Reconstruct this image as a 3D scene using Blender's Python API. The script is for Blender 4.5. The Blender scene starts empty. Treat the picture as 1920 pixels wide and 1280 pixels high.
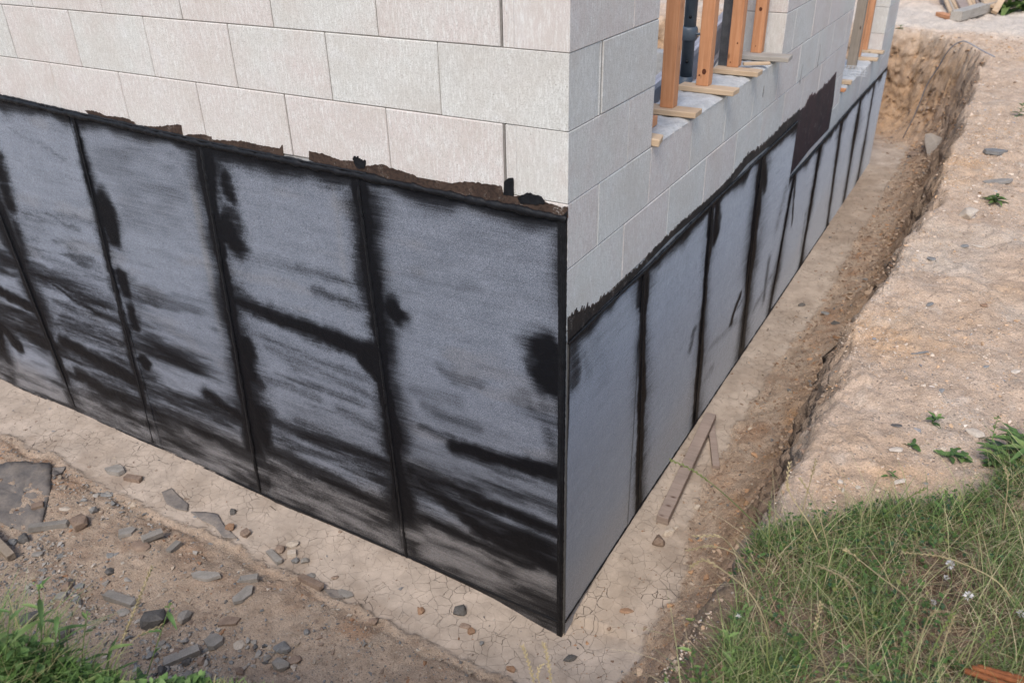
import bpy, bmesh, math, random
import numpy as np
from mathutils import Vector, Matrix, noise as mnoise

# ------------------------------------------------------------------ camera, light, exposure
SC = bpy.context.scene
COL = SC.collection
CAM = np.array([1.20353, -2.39239, 0.49318])
FPX = 1555.45
_w = np.array([2.03407, 0.5373, -0.34234]); _t = np.linalg.norm(_w); _k = _w / _t
_K = np.array([[0, -_k[2], _k[1]], [_k[2], 0, -_k[0]], [-_k[1], _k[0], 0]])
ROT = np.eye(3) + np.sin(_t) * _K + (1 - np.cos(_t)) * _K @ _K     # rows: right, down, forward

cd = bpy.data.cameras.new('camera'); cam = bpy.data.objects.new('camera', cd); COL.objects.link(cam)
cam.matrix_world = Matrix(((ROT[0][0], -ROT[1][0], -ROT[2][0], CAM[0]),
                           (ROT[0][1], -ROT[1][1], -ROT[2][1], CAM[1]),
                           (ROT[0][2], -ROT[1][2], -ROT[2][2], CAM[2]), (0, 0, 0, 1)))
cd.sensor_width = 36; cd.lens = 36 * FPX / 1920; cd.clip_start = .05; cd.clip_end = 400
cd.dof.use_dof = True; cd.dof.focus_distance = 3.1; cd.dof.aperture_fstop = 4.0
SC.camera = cam
SUN = Vector((.17, -.78, 1.0)).normalized()
wd = bpy.data.worlds.new('World'); SC.world = wd; wd.use_nodes = True
nt = wd.node_tree; nt.nodes.clear()
sky = nt.nodes.new('ShaderNodeTexSky'); sky.sky_type = 'NISHITA'; sky.sun_disc = False
sky.sun_elevation = math.asin(SUN.z); sky.sun_rotation = math.atan2(SUN.x, SUN.y)
sky.air_density = 1.0; sky.dust_density = 1.5; sky.ozone_density = 1.0
bg = nt.nodes.new('ShaderNodeBackground'); bg.inputs[1].default_value = .13
ow = nt.nodes.new('ShaderNodeOutputWorld')
nt.links.new(sky.outputs[0], bg.inputs[0]); nt.links.new(bg.outputs[0], ow.inputs[0])
sl = bpy.data.lights.new('sun', 'SUN'); sl.energy = 1.55; sl.angle = math.radians(22); sl.color = (1, .945, .87)
so = bpy.data.objects.new('sun', sl); COL.objects.link(so)
so.rotation_euler = SUN.to_track_quat('Z', 'Y').to_euler()
vs = SC.view_settings; vs.view_transform = 'Standard'; vs.look = 'None'; vs.gamma = 1; vs.use_curve_mapping = False
vs.exposure = 0.86

# ------------------------------------------------------------------ helpers
random.seed(7); RNG = np.random.default_rng(7)
def ray(u, v): return ROT.T @ np.array([(u - 960) / FPX, (v - 640) / FPX, 1.0])
def on(u, v, ax, val):                      # where the line of sight of a photo point meets a plane of the place
    d = ray(u, v); return CAM + (val - CAM[ax]) / d[ax] * d
def LW(u, v): p = on(u, v, 1, 0.0); return (p[0], p[2])     # left wall face (y = 0): x, z
def RW(u, v): p = on(u, v, 0, 0.0); return (p[1], p[2])     # right wall face (x = 0): y, z

def _h(i, j, k, s):
    n = (i.astype(np.int64) * 374761393 + j.astype(np.int64) * 668265263 + k.astype(np.int64) * 2147483647 + s * 974634777) & 0xffffffff
    n = ((n ^ (n >> 13)) * 1274126177) & 0xffffffff
    n = ((n ^ (n >> 16)) * 2246822519) & 0xffffffff
    return ((n ^ (n >> 15)) & 0xffff) / 65535.0
def vn(x, y, z=None, s=0):
    x = np.asarray(x, float); y = np.asarray(y, float); z = np.zeros_like(x) if z is None else np.asarray(z, float)
    i = np.floor(x); j = np.floor(y); k = np.floor(z)
    fx = x - i; fy = y - j; fz = z - k
    fx = fx * fx * (3 - 2 * fx); fy = fy * fy * (3 - 2 * fy); fz = fz * fz * (3 - 2 * fz)
    r = 0
    for a in (0, 1):
        for b in (0, 1):
            for c in (0, 1):
                w = (fx if a else 1 - fx) * (fy if b else 1 - fy) * (fz if c else 1 - fz)
                r = r + w * _h(i + a, j + b, k + c, s)
    return r * 2 - 1
def fbm(x, y, f=1.0, o=4, s=0, z=None, g=.5):
    r = 0; a = 1; t = 0
    for q in range(o):
        r = r + a * vn(np.asarray(x) * f, np.asarray(y) * f, None if z is None else np.asarray(z) * f, s + q); t += a; a *= g; f *= 2.03
    return r / t
def sst(a, b, x):
    t = np.clip((x - a) / (b - a), 0, 1); return t * t * (3 - 2 * t)

def setp(o, label=None, cat=None, group=None, kind=None):
    if label: o['label'] = label
    if cat: o['category'] = cat
    if group: o['group'] = group
    if kind: o['kind'] = kind
    return o
def link(name, me, mat=None, parent=None, loc=None):
    o = bpy.data.objects.new(name, me); COL.objects.link(o)
    if mat and me is not None and len(me.materials) == 0: me.materials.append(mat)
    if parent: o.parent = parent
    if loc is not None: o.location = loc
    return o
def empty(name, loc=(0, 0, 0), rz=0):
    o = bpy.data.objects.new(name, None); COL.objects.link(o); o.location = loc; o.rotation_euler = (0, 0, rz)
    o.empty_display_size = .05; return o
def mesh(name, v, f, smooth=False):
    me = bpy.data.meshes.new(name); me.from_pydata([tuple(map(float, q)) for q in v], [], f); me.update()
    if smooth: me.polygons.foreach_set('use_smooth', [True] * len(me.polygons))
    return me
def big_mesh(name, v, f, smooth=True):      # numpy: f is an (n,3) or (n,4) array
    me = bpy.data.meshes.new(name); n = len(f); k = f.shape[1]
    me.vertices.add(len(v)); me.vertices.foreach_set('co', np.ascontiguousarray(v, dtype=np.float32).ravel())
    me.loops.add(n * k); me.loops.foreach_set('vertex_index', np.ascontiguousarray(f, dtype=np.int32).ravel())
    me.polygons.add(n); me.polygons.foreach_set('loop_start', np.arange(0, n * k, k, dtype=np.int32))
    me.polygons.foreach_set('use_smooth', np.full(n, smooth)); me.update(calc_edges=True); me.validate(); return me
def attr(me, name, a):
    t = me.attributes.new(name, 'FLOAT', 'POINT'); t.data.foreach_set('value', np.ascontiguousarray(a, dtype=np.float32).ravel())
def cattr(me, name, a):
    t = me.attributes.new(name, 'FLOAT_COLOR', 'POINT'); b = np.ones((len(a), 4), np.float32); b[:, :3] = a
    t.data.foreach_set('color', b.ravel())
def grid_faces(nx, ny, flip=False):         # vertex index = j*nx + i
    i, j = np.meshgrid(np.arange(nx - 1), np.arange(ny - 1)); a = (j * nx + i).ravel()
    return np.c_[a, a + nx, a + nx + 1, a + 1] if flip else np.c_[a, a + 1, a + nx + 1, a + nx]

def box_me(name, x0, x1, y0, y1, z0, z1, bev=0.0, seg=1):
    bm = bmesh.new(); bmesh.ops.create_cube(bm, size=1)
    for v in bm.verts: v.co = ((x0 + x1) / 2 + v.co.x * (x1 - x0), (y0 + y1) / 2 + v.co.y * (y1 - y0), (z0 + z1) / 2 + v.co.z * (z1 - z0))
    if bev: bmesh.ops.bevel(bm, geom=list(bm.edges), offset=bev, segments=seg, affect='EDGES', profile=.6)
    me = bpy.data.meshes.new(name); bm.to_mesh(me); bm.free(); return me
def tube_vf(pts, rad, n=8, cap=True):
    pts = [Vector(p) for p in pts]; V = []; F = []; up = None
    for i, p in enumerate(pts):
        t = (pts[min(i + 1, len(pts) - 1)] - pts[max(i - 1, 0)]).normalized()
        if up is None: up = t.orthogonal().normalized()
        up = (up - t * up.dot(t)).normalized(); b = t.cross(up); r = rad[i] if hasattr(rad, '__len__') else rad
        for k in range(n):
            a = 2 * math.pi * k / n; V.append(p + (up * math.cos(a) + b * math.sin(a)) * r)
    for i in range(len(pts) - 1):
        for k in range(n): F.append((i * n + k, i * n + (k + 1) % n, (i + 1) * n + (k + 1) % n, (i + 1) * n + k))
    if cap: F.append(tuple(range(n - 1, -1, -1))); F.append(tuple((len(pts) - 1) * n + k for k in range(n)))
    return V, F
def tube_me(name, pts, rad, n=8, smooth=True): V, F = tube_vf(pts, rad, n); return mesh(name, V, F, smooth)

# ---- materials
def mat(name, rough=.8, spec=.3):
    m = bpy.data.materials.new(name); m.use_nodes = True; t = m.node_tree; b = t.nodes['Principled BSDF']
    b.inputs['Roughness'].default_value = rough; b.inputs['Specular IOR Level'].default_value = spec
    return m, t, b
class N:
    def __init__(s, t, coord='Object'):
        s.t = t; s.tc = t.nodes.new('ShaderNodeTexCoord').outputs[coord]
    def l(s, a, b): s.t.links.new(a, b)
    def mapv(s, sc=(1, 1, 1), loc=(0, 0, 0), src=None):
        n = s.t.nodes.new('ShaderNodeMapping'); n.inputs['Scale'].default_value = sc; n.inputs['Location'].default_value = loc
        s.l(src or s.tc, n.inputs[0]); return n.outputs[0]
    def noise(s, scale, det=4, rough=.55, src=None, dist=0):
        n = s.t.nodes.new('ShaderNodeTexNoise'); n.inputs['Scale'].default_value = scale; n.inputs['Detail'].default_value = det
        n.inputs['Roughness'].default_value = rough; n.inputs['Distortion'].default_value = dist
        s.l(src or s.tc, n.inputs['Vector']); return n.outputs['Fac']
    def voro(s, scale, feat='F1', src=None, out='Distance', rnd=1):
        n = s.t.nodes.new('ShaderNodeTexVoronoi'); n.feature = feat; n.inputs['Scale'].default_value = scale; n.inputs['Randomness'].default_value = rnd
        s.l(src or s.tc, n.inputs['Vector']); return n.outputs[out]
    def ramp(s, f, stops):
        n = s.t.nodes.new('ShaderNodeValToRGB'); e = n.color_ramp.elements
        while len(e) < len(stops): e.new(.5)
        for q, (p, c) in zip(e, stops): q.position = p; q.color = (c if hasattr(c, '__len__') else (c,) * 3)[:3] + (1,) if hasattr(c, '__len__') else (c, c, c, 1)
        s.l(f, n.inputs[0]); return n.outputs[0]
    def mix(s, f, a, b, mode='MIX'):
        n = s.t.nodes.new('ShaderNodeMix'); n.data_type = 'RGBA'; n.blend_type = mode
        for i, x in ((0, f), (6, a), (7, b)):
            if isinstance(x, bpy.types.NodeSocket): s.l(x, n.inputs[i])
            elif hasattr(x, '__len__'): n.inputs[i].default_value = tuple(x)[:3] + (1,)
            else: n.inputs[i].default_value = x if i == 0 else (x, x, x, 1)
        return n.outputs[2]
    def m(s, op, a, b=0, c=0, clamp=False):
        n = s.t.nodes.new('ShaderNodeMath'); n.operation = op; n.use_clamp = clamp
        for i, x in enumerate((a, b, c)):
            if isinstance(x, bpy.types.NodeSocket): s.l(x, n.inputs[i])
            else: n.inputs[i].default_value = x
        return n.outputs[0]
    def at(s, name, col=False):
        n = s.t.nodes.new('ShaderNodeAttribute'); n.attribute_name = name; return n.outputs['Color' if col else 'Fac']
    def bump(s, hgt, dist, strength=1.0, prev=None):
        n = s.t.nodes.new('ShaderNodeBump'); n.inputs['Distance'].default_value = dist; n.inputs['Strength'].default_value = strength
        s.l(hgt, n.inputs['Height'])
        if prev: s.l(prev, n.inputs['Normal'])
        return n.outputs[0]
    def rnd(s): return s.t.nodes.new('ShaderNodeObjectInfo').outputs['Random']

def m_block():
    m, t, b = mat('aerated_block', .92, .2); n = N(t)
    r = n.rnd(); oc = n.t.nodes.new('ShaderNodeCombineXYZ'); n.l(n.m('MULTIPLY', r, 37.0), oc.inputs[0]); n.l(n.m('MULTIPLY', r, 11.0), oc.inputs[2])
    va = n.t.nodes.new('ShaderNodeVectorMath'); n.l(n.tc, va.inputs[0]); n.l(oc.outputs[0], va.inputs[1]); P = va.outputs[0]
    base = n.ramp(n.m('ADD', n.m('MULTIPLY', r, .5), n.m('MULTIPLY', n.noise(5, 4, src=P), .55)),
                  [(.18, (.54, .525, .485)), (.42, (.58, .56, .515)), (.62, (.585, .515, .475)), (.85, (.60, .56, .51))])
    str_ = n.noise(1, 5, .7, src=n.mapv((150, 150, 22), src=P))
    c = n.mix(n.ramp(str_, [(.48, 0), (.62, .6)]), base, (.76, .75, .71))
    c = n.mix(n.ramp(n.noise(9, 5, .6, src=P), [(.55, 0), (.75, .35)]), c, (.72, .71, .70))
    c = n.mix(n.ramp(n.noise(420, 3, .6, src=P), [(.36, .75), (.5, 0)]), c, (.30, .27, .235))
    c = n.mix(n.ramp(n.noise(3.2, 5, .6, src=P), [(.45, 0), (.7, .35)]), c, (.44, .37, .31)); pit = n.voro(70, src=n.mapv((1, 1, .8), src=P)); pm = n.ramp(pit, [(.0, .9), (.16, 0)])
    pm2 = n.m('MULTIPLY', pm, n.ramp(n.noise(30, 2, src=P), [(.5, 0), (.58, 1)]))
    c = n.mix(pm2, c, (.16, .14, .125))
    n.l(c, b.inputs['Base Color'])
    h = n.m('ADD', n.m('MULTIPLY', n.noise(300, 4, .7, src=P), .6), n.m('MULTIPLY', n.noise(40, 3, src=P), .5))
    h = n.m('SUBTRACT', h, pm2); n.l(n.bump(h, .002, .8), b.inputs['Normal']); return m
def m_simple(name, c1, c2, sc=30, rough=.85, bd=.001, bsc=200, st=None, spec=.25):
    m, t, b = mat(name, rough, spec); n = N(t)
    src = n.mapv(st) if st else None
    f = n.noise(sc, 5, .6, src=src); c = n.mix(n.ramp(f, [(.3, 0), (.7, 1)]), c1, c2)
    r = n.rnd(); c = n.mix(1.0, c, n.ramp(r, [(0, .82), (1, 1.12)]), 'MULTIPLY')
    c = n.mix(n.ramp(n.noise(bsc * 1.3, 3, .7), [(.35, .3), (.55, 0)]), c, tuple(q * .45 for q in c1))
    n.l(c, b.inputs['Base Color']); n.l(n.bump(n.noise(bsc, 4, .7), bd, .8), b.inputs['Normal']); return m
def m_wood(name, c1, c2, axis=2, dirt=None):
    m, t, b = mat(name, .75, .25); n = N(t); r = n.rnd()
    cx = n.t.nodes.new('ShaderNodeCombineXYZ'); n.l(n.m('MULTIPLY', r, 9.0), cx.inputs[0]); n.l(n.m('MULTIPLY', r, 5.0), cx.inputs[1])
    va = n.t.nodes.new('ShaderNodeVectorMath'); n.l(n.tc, va.inputs[0]); n.l(cx.outputs[0], va.inputs[1]); P = va.outputs[0]
    s = [70, 70, 70]; s[axis] = 3.5; g = n.noise(1, 5, .65, src=n.mapv(tuple(s), src=P), dist=.6)
    c = n.mix(n.ramp(g, [(.3, 0), (.68, 1)]), c1, c2)
    s2 = [14, 14, 14]; s2[axis] = 6.5; k = n.voro(1, src=n.mapv(tuple(s2), src=P))
    c = n.mix(n.ramp(k, [(.05, .85), (.14, 0)]), c, (.06, .022, .01))
    c = n.mix(n.ramp(n.noise(6, 3, src=P), [(.4, 0), (.8, .45)]), c, dirt or tuple(q * .6 for q in c1))
    n.l(c, b.inputs['Base Color']); n.l(n.bump(g, .0012, .7), b.inputs['Normal']); return m

M = {}
M['block'] = m_block()
M['mortar'] = m_simple('joint_mortar', (.20, .18, .16), (.30, .27, .24), 60)
M['concrete'] = m_simple('concrete', (.26, .25, .24), (.38, .37, .35), 20)
M['sill'] = m_simple('sill_mortar', (.34, .335, .32), (.50, .49, .47), 14, bd=.003, bsc=90)
M['post'] = m_wood('orange_timber', (.45, .195, .088), (.60, .295, .15), 2)
M['board'] = m_wood('pale_timber', (.44, .30, .185), (.54, .41, .28), 0)
M['boardgrey'] = m_wood('grey_timber', (.30, .26, .215), (.42, .38, .33), 0)
M['knot'] = m_simple('knot_wood', (.07, .022, .012), (.13, .045, .02), 60)
M['postgrey'] = m_wood('weathered_timber', (.24, .19, .14), (.33, .27, .21), 2)
M['oldboard'] = m_wood('silted_timber', (.27, .205, .17), (.36, .285, .24), 1, dirt=(.12, .1, .09))
M['steel'] = m_simple('blue_steel', (.045, .062, .085), (.09, .11, .13), 12, .45, spec=.5)
M['alu'] = m_simple('dusty_panel', (.42, .40, .42), (.56, .53, .54), 8, .6)
M['darkmetal'] = m_simple('dark_post', (.05, .05, .055), (.11, .11, .11), 20)
M['wire'] = m_simple('white_wire', (.50, .50, .50), (.6, .6, .6), 20, .4)
M['cable'] = m_simple('grey_cable', (.25, .25, .27), (.36, .36, .38), 20, .6)
M['rust'] = m_simple('rusty_steel', (.17, .055, .02), (.30, .105, .038), 60, .8, bsc=300)
M['tar'] = m_simple('black_bitumen', (.006, .006, .007), (.014, .014, .016), 25, .5, .004, 60, spec=.2)
def m_paint(name, c1, c2, st=None):
    m, t, b = mat(name, .68, .3); n = N(t); src = n.mapv(st) if st else None
    c = n.mix(n.ramp(n.noise(8, 5, .6, src=src), [(.3, 0), (.7, 1)]), c1, c2); c = n.mix(n.ramp(n.noise(70, 4, .7), [(.40, .6), (.52, 0)]), c, tuple(q * .35 for q in c1))
    w = n.m('MULTIPLY', n.ramp(n.noise(210, 3, .7), [(.55, 0), (.62, 1)]), n.ramp(n.noise(16, 3, .6), [(.55, 0), (.68, 1)]))
    c = n.mix(n.m('MULTIPLY', w, .7), c, (.42, .38, .34)); n.l(c, b.inputs['Base Color']); n.l(n.bump(n.noise(110, 4, .7), .0007, .7), b.inputs['Normal']); return m
M['primerdark'] = m_paint('black_primer', (.014, .011, .010), (.040, .028, .023))
M['primer'] = m_paint('brown_primer', (.036, .021, .015), (.075, .046, .032))
M['primerred'] = m_paint('purple_primer', (.022, .014, .017), (.055, .024, .026), (1, 1, .35))
M['scrap'] = m_simple('dusty_sheet', (.135, .125, .12), (.29, .245, .205), 9, .8, .002, 60)
M['stone_grey'] = m_simple('grey_concrete_chip', (.215, .195, .17), (.33, .30, .265), 18, .9, .002, 140)
M['stone_blue'] = m_simple('blue_grey_stone', (.165, .16, .152), (.27, .26, .245), 14, .85, .002, 90)
M['stone_dark'] = m_simple('dark_stone', (.075, .07, .066), (.16, .148, .135), 14, .85, .003, 90)
M['stone_brown'] = m_simple('brown_stone', (.20, .14, .105), (.33, .245, .185), 14, .9, .003, 90)
M['stone_pale'] = m_simple('pale_stone', (.46, .38, .30), (.58, .50, .41), 12, .9, .003, 90)
M['stone_orange'] = m_simple('orange_stone', (.27, .155, .09), (.36, .23, .15), 14, .9, .003, 90)
M['mudchip'] = m_simple('curled_mud', (.36, .29, .235), (.44, .365, .30), 14, .9)
def m_attr(name, rough=.9, trans=0, nsc=200, bd=.0012):
    m, t, b = mat(name, rough, .25); n = N(t); c = n.at('Col', True)
    c = n.mix(1.0, c, n.ramp(n.noise(nsc, 3, .7), [(.3, .7), (.7, 1.22)]), 'MULTIPLY'); n.l(c, b.inputs['Base Color'])
    if trans:
        tr = t.nodes.new('ShaderNodeBsdfTranslucent'); n.l(c, tr.inputs[0]); mx = t.nodes.new('ShaderNodeMixShader'); mx.inputs[0].default_value = trans
        o = t.nodes['Material Output']; n.l(b.outputs[0], mx.inputs[1]); n.l(tr.outputs[0], mx.inputs[2]); n.l(mx.outputs[0], o.inputs[0])
    else: n.l(n.bump(n.noise(nsc, 3, .7), bd, .6), b.inputs['Normal'])
    return m
M['gravel'] = m_attr('gravel', nsc=160)
M['grass'] = m_attr('grass', .55, .3, 60)
def m_leaf(name, c1, c2):
    m, t, b = mat(name, .5, .35); n = N(t); c = n.mix(n.ramp(n.noise(25, 3), [(.35, 0), (.65, 1)]), c1, c2)
    c = n.mix(1.0, c, n.ramp(n.rnd(), [(0, .7), (1, 1.3)]), 'MULTIPLY')
    tr = t.nodes.new('ShaderNodeBsdfTranslucent'); n.l(c, tr.inputs[0]); n.l(c, b.inputs['Base Color']); mx = t.nodes.new('ShaderNodeMixShader'); mx.inputs[0].default_value = .3
    o = t.nodes['Material Output']; n.l(b.outputs[0], mx.inputs[1]); n.l(tr.outputs[0], mx.inputs[2]); n.l(mx.outputs[0], o.inputs[0]); return m
M['leaf'] = m_leaf('weed_leaf', (.075, .135, .035), (.12, .20, .06))
M['leaflight'] = m_leaf('weed_leaf_light', (.15, .23, .06), (.22, .29, .10))
M['straw'] = m_leaf('dry_straw', (.36, .28, .145), (.50, .40, .235))
M['stalk'] = m_leaf('grass_stalk_green', (.16, .20, .06), (.26, .28, .10))
M['petal'] = m_leaf('clover_white', (.55, .52, .50), (.72, .68, .66))

def m_membrane():
    m, t, b = mat('bitumen_membrane', .8, .14); n = N(t)
    sp = n.noise(270, 3, .85); fine = n.noise(190, 4, .7)
    big = n.noise(7, 4, src=n.mapv((1, 1, 2.2)))
    base = n.mix(n.ramp(big, [(.32, 0), (.7, 1)]), (.145, .157, .188), (.20, .212, .248))
    base = n.mix(n.at('dust'), base, (.200, .165, .135))
    base = n.mix(n.m('MULTIPLY', n.at('pale'), n.ramp(fine, [(.3, .2), (.7, 1)])), base, (.27, .25, .235))
    base = n.mix(n.ramp(sp, [(.40, .85), (.50, 0)]), base, (.03, .032, .038))
    base = n.mix(n.ramp(sp, [(.54, 0), (.64, .7)]), base, (.40, .41, .46))
    tar = n.at('tar')
    tt = n.m('ADD', tar, n.m('MULTIPLY', n.m('SUBTRACT', n.m('ADD', n.m('MULTIPLY', sp, .5), n.m('MULTIPLY', fine, .5)), .5), n.m('MULTIPLY', n.m('SUBTRACT', 1.2, tar), 2.4)))
    br = n.noise(1, 5, .7, src=n.mapv((5, 5, 105)), dist=.3); br2 = n.noise(1, 4, .65, src=n.mapv((1.6, 1.6, 38)))
    tt = n.m('ADD', tt, n.m('MULTIPLY', n.m('ADD', n.m('MULTIPLY', n.m('SUBTRACT', br, .5), .75), n.m('MULTIPLY', n.m('SUBTRACT', br2, .5), .6)), n.m('ADD', .35, tar)))
    f = n.ramp(tt, [(.03, 0), (.25, .42), (.50, .90), (.80, 1)])
    c = n.mix(f, base, (.006, .006, .0075)); n.l(c, b.inputs['Base Color'])
    n.l(n.m('MULTIPLY', n.m('SUBTRACT', 1.0, f), .55), b.inputs['Sheen Weight']); b.inputs['Sheen Roughness'].default_value = .5; b.inputs['Sheen Tint'].default_value = (.86, .92, 1, 1)
    n.l(n.m('SUBTRACT', .88, n.m('MULTIPLY', f, .38)), b.inputs['Roughness'])
    hh = n.m('ADD', n.m('MULTIPLY', sp, .7), n.noise(45, 3)); n.l(n.bump(hh, .0022, .9), b.inputs['Normal']); return m
M['membrane'] = m_membrane()

def m_soil():
    m, t, b = mat('soil', .95, .15); n = N(t)
    c = n.at('Col', True); silt = n.at('silt'); rough = n.m('SUBTRACT', 1.0, silt)
    c = n.mix(1.0, c, n.ramp(n.noise(9, 5, .65), [(.3, .80), (.7, 1.18)]), 'MULTIPLY')
    g = n.noise(150, 5, .75); gm = n.mix(1.0, c, n.ramp(g, [(.28, .55), (.5, 1), (.72, 1.35)]), 'MULTIPLY')
    c = n.mix(n.m('SUBTRACT', 1.0, n.m('MULTIPLY', silt, .8)), c, gm)
    vc = n.voro(70, out='Color'); sep = n.t.nodes.new('ShaderNodeSeparateColor'); n.l(vc, sep.inputs[0])
    peb = n.m('MULTIPLY', n.ramp(n.voro(70), [(.22, 1), (.34, 0)]), n.ramp(sep.outputs[0], [(.70, 0), (.74, 1)])); peb = n.m('MULTIPLY', peb, rough)
    c = n.mix(n.m('MULTIPLY', peb, .55), c, n.mix(sep.outputs[1], (.16, .14, .125), (.58, .49, .41)))
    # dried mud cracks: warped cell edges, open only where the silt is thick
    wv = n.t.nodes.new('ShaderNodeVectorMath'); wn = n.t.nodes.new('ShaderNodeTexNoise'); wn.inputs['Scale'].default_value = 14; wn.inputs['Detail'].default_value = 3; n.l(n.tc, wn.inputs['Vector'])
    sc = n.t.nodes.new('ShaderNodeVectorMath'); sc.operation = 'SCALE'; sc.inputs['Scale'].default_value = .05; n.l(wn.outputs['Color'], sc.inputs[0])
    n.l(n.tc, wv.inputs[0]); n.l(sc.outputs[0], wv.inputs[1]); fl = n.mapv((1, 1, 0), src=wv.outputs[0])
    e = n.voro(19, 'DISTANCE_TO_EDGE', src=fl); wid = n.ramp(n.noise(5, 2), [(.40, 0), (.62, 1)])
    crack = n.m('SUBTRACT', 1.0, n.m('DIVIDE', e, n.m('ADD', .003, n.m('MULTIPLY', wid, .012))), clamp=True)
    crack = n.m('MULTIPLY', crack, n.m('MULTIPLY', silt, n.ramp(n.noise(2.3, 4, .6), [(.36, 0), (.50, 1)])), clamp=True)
    c = n.mix(n.m('MULTIPLY', crack, .45), c, (.23, .175, .135))  # shade down in the cracks, painted as a darker soil colour
    n.l(c, b.inputs['Base Color'])
    h = n.m('MULTIPLY', n.m('ADD', n.m('MULTIPLY', g, .7), n.m('MULTIPLY', n.noise(38, 5, .7), 1.3)), n.m('ADD', .10, n.m('MULTIPLY', rough, .9)))
    h = n.m('ADD', h, n.m('MULTIPLY', peb, .5)); h = n.m('SUBTRACT', h, n.m('MULTIPLY', crack, 1.0))
    n.l(n.bump(h, .009, 1.0), b.inputs['Normal']); return m
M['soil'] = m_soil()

# ------------------------------------------------------------------ ground
FLOOR = -2.475
RIM = np.array([(.93, 7.3), (.95, 6.0), (.97, 5.0), (.96, 4.0), (1.0, 3.3), (1.0, 2.7), (.95, 2.1), (.94, 1.55), (.885, 1.05), (.90, .75), (.94, .45), (.90, .12),
                (.885, -.1), (.93, -.38), (.90, -.65), (.85, -.9), (.86, -1.08), (.76, -1.27), (.46, -1.40), (.1, -1.59), (-.2, -1.71), (-.4, -1.82), (-.65, -1.95), (-1.2, -2.12), (-2.5, -2.4), (-4.5, -2.6),
                (-9, -2.7), (-9, 9.3), (-3, 9.35), (-.8, 9.3), (.1, 9.35), (.45, 9.1), (.75, 8.6), (.9, 8.0)])
def sdist(x, y):                            # > 0 inside the excavation
    d = np.full(x.shape, 1e9); ins = np.zeros(x.shape, bool); n = len(RIM)
    for i in range(n):
        a = RIM[i]; b = RIM[(i + 1) % n]; e = b - a
        t = np.clip(((x - a[0]) * e[0] + (y - a[1]) * e[1]) / (e @ e), 0, 1)
        d = np.minimum(d, np.hypot(x - a[0] - t * e[0], y - a[1] - t * e[1]))
        c = ((a[1] > y) != (b[1] > y)) & (x < (b[0] - a[0]) * (y - a[1]) / ((b[1] - a[1]) + 1e-12) + a[0]); ins ^= c
    return np.where(ins, d, -d)
def ground(x, y, full=False):
    x = np.asarray(x, float); y = np.asarray(y, float); shp = x.shape; x = x.ravel(); y = y.ravel()
    sd = sdist(x, y) + .050 * fbm(x, y, 2.6, 3, 11) + .032 * fbm(x, y, 8, 3, 12) + .014 * fbm(x, y, 24, 3, 17, g=.65)
    house_c = np.hypot(x, y); house = np.hypot(np.maximum(x, 0), np.maximum(-y, 0)); ir = (x < 0) & (y > 0)
    top = -1.14 - .05 * sst(-1, 1.5, y) - .12 * sst(1.5, 8, y) - .03 * fbm(x, y, .9, 3, 5)
    top = top + .045 * fbm(x, y, 3.3, 4, 15) + .020 * np.abs(fbm(x, y, 9, 4, 6, g=.65)) * 1.5 - .015 + .009 * fbm(x, y, 38, 3, 16, g=.7)
    road = sst(9.2, 9.8, y + .25 * x + .1 * fbm(x, y, 1.3, 3, 41)) * sst(12.5, 11.2, y - .25 * (x - 1))
    top = top + road * .02
    heap = sst(10.9, 12.5, y - .6 * np.maximum(x, 0) + .3 * fbm(x, y, 1.2, 3, 42)) * sst(.6, -.5, x); top = top + heap * (.35 + .12 * fbm(x, y, 4, 4, 43))
    es = sst(8.2, 8.8, y)
    w = .50 + .12 * fbm(x, y, 2.2, 2, 21) + .10 * es
    q = np.clip(sd / w, 0, 1); prof = np.interp(q, [0, .04, .10, .20, .32, .42, .55, .70, .85, 1], [0, .02, .10, .33, .62, .76, .87, .94, .985, 1.0])
    prof = np.clip(prof + .05 * fbm(x, y, 6, 3, 22) * np.sin(np.pi * np.clip(q * 1.3, 0, 1)), 0, 1)
    hs = house + .045 * fbm(x, y, 5, 4, 31) + .02 * fbm(x, y, 22, 2, 32)
    hs = hs + .15 * sst(.45, 1.2, y) * (x > 0) - .09 * sst(2.5, 3.6, y) * (x > 0) + .012 * fbm(x, y, 60, 2, 33); silt = sst(.400, .372, hs + .06 * sst(2, 8, y) * fbm(x, y, 1.5, 3, 34)) * (y < 8.5)
    fl = FLOOR - .012 - .075 * np.exp(-(house_c / .30) ** 2) - .03 * sst(-3, -1.5, x) * (y < .1) + .012 * fbm(x, y, 1.7, 3, 8)
    dirt = 1 - silt
    fl = fl + dirt * (.015 + .03 * sst(.42, .62, hs) * sst(.9, .62, hs) * (.6 + .8 * fbm(x, y, 5, 3, 9)) + .012 * fbm(x, y, 14, 4, 10, g=.65) + .02 * fbm(x, y, 4, 3, 13) + .0045 * fbm(x, y, 42, 3, 18, g=.7) - .022 * np.exp(-((hs - .43) / .03) ** 2))
    fl = fl + sst(.40, .75, x) * (y > 0) * (.07 + .05 * fbm(x, y, 3.5, 4, 19)) + sst(.7, 2.0, -y) * .10 + silt * .0015 * fbm(x, y, 40, 2, 14)
    z = fl + (top - fl) * (1 - prof)
    z = np.where(ir & (y < 7.5), np.minimum(z, -2.48), z)
    if not full: return z.reshape(shp)
    return z, dict(sd=sd, q=q, silt=silt, road=road, heap=heap, hs=hs, es=es, prof=prof)
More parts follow.
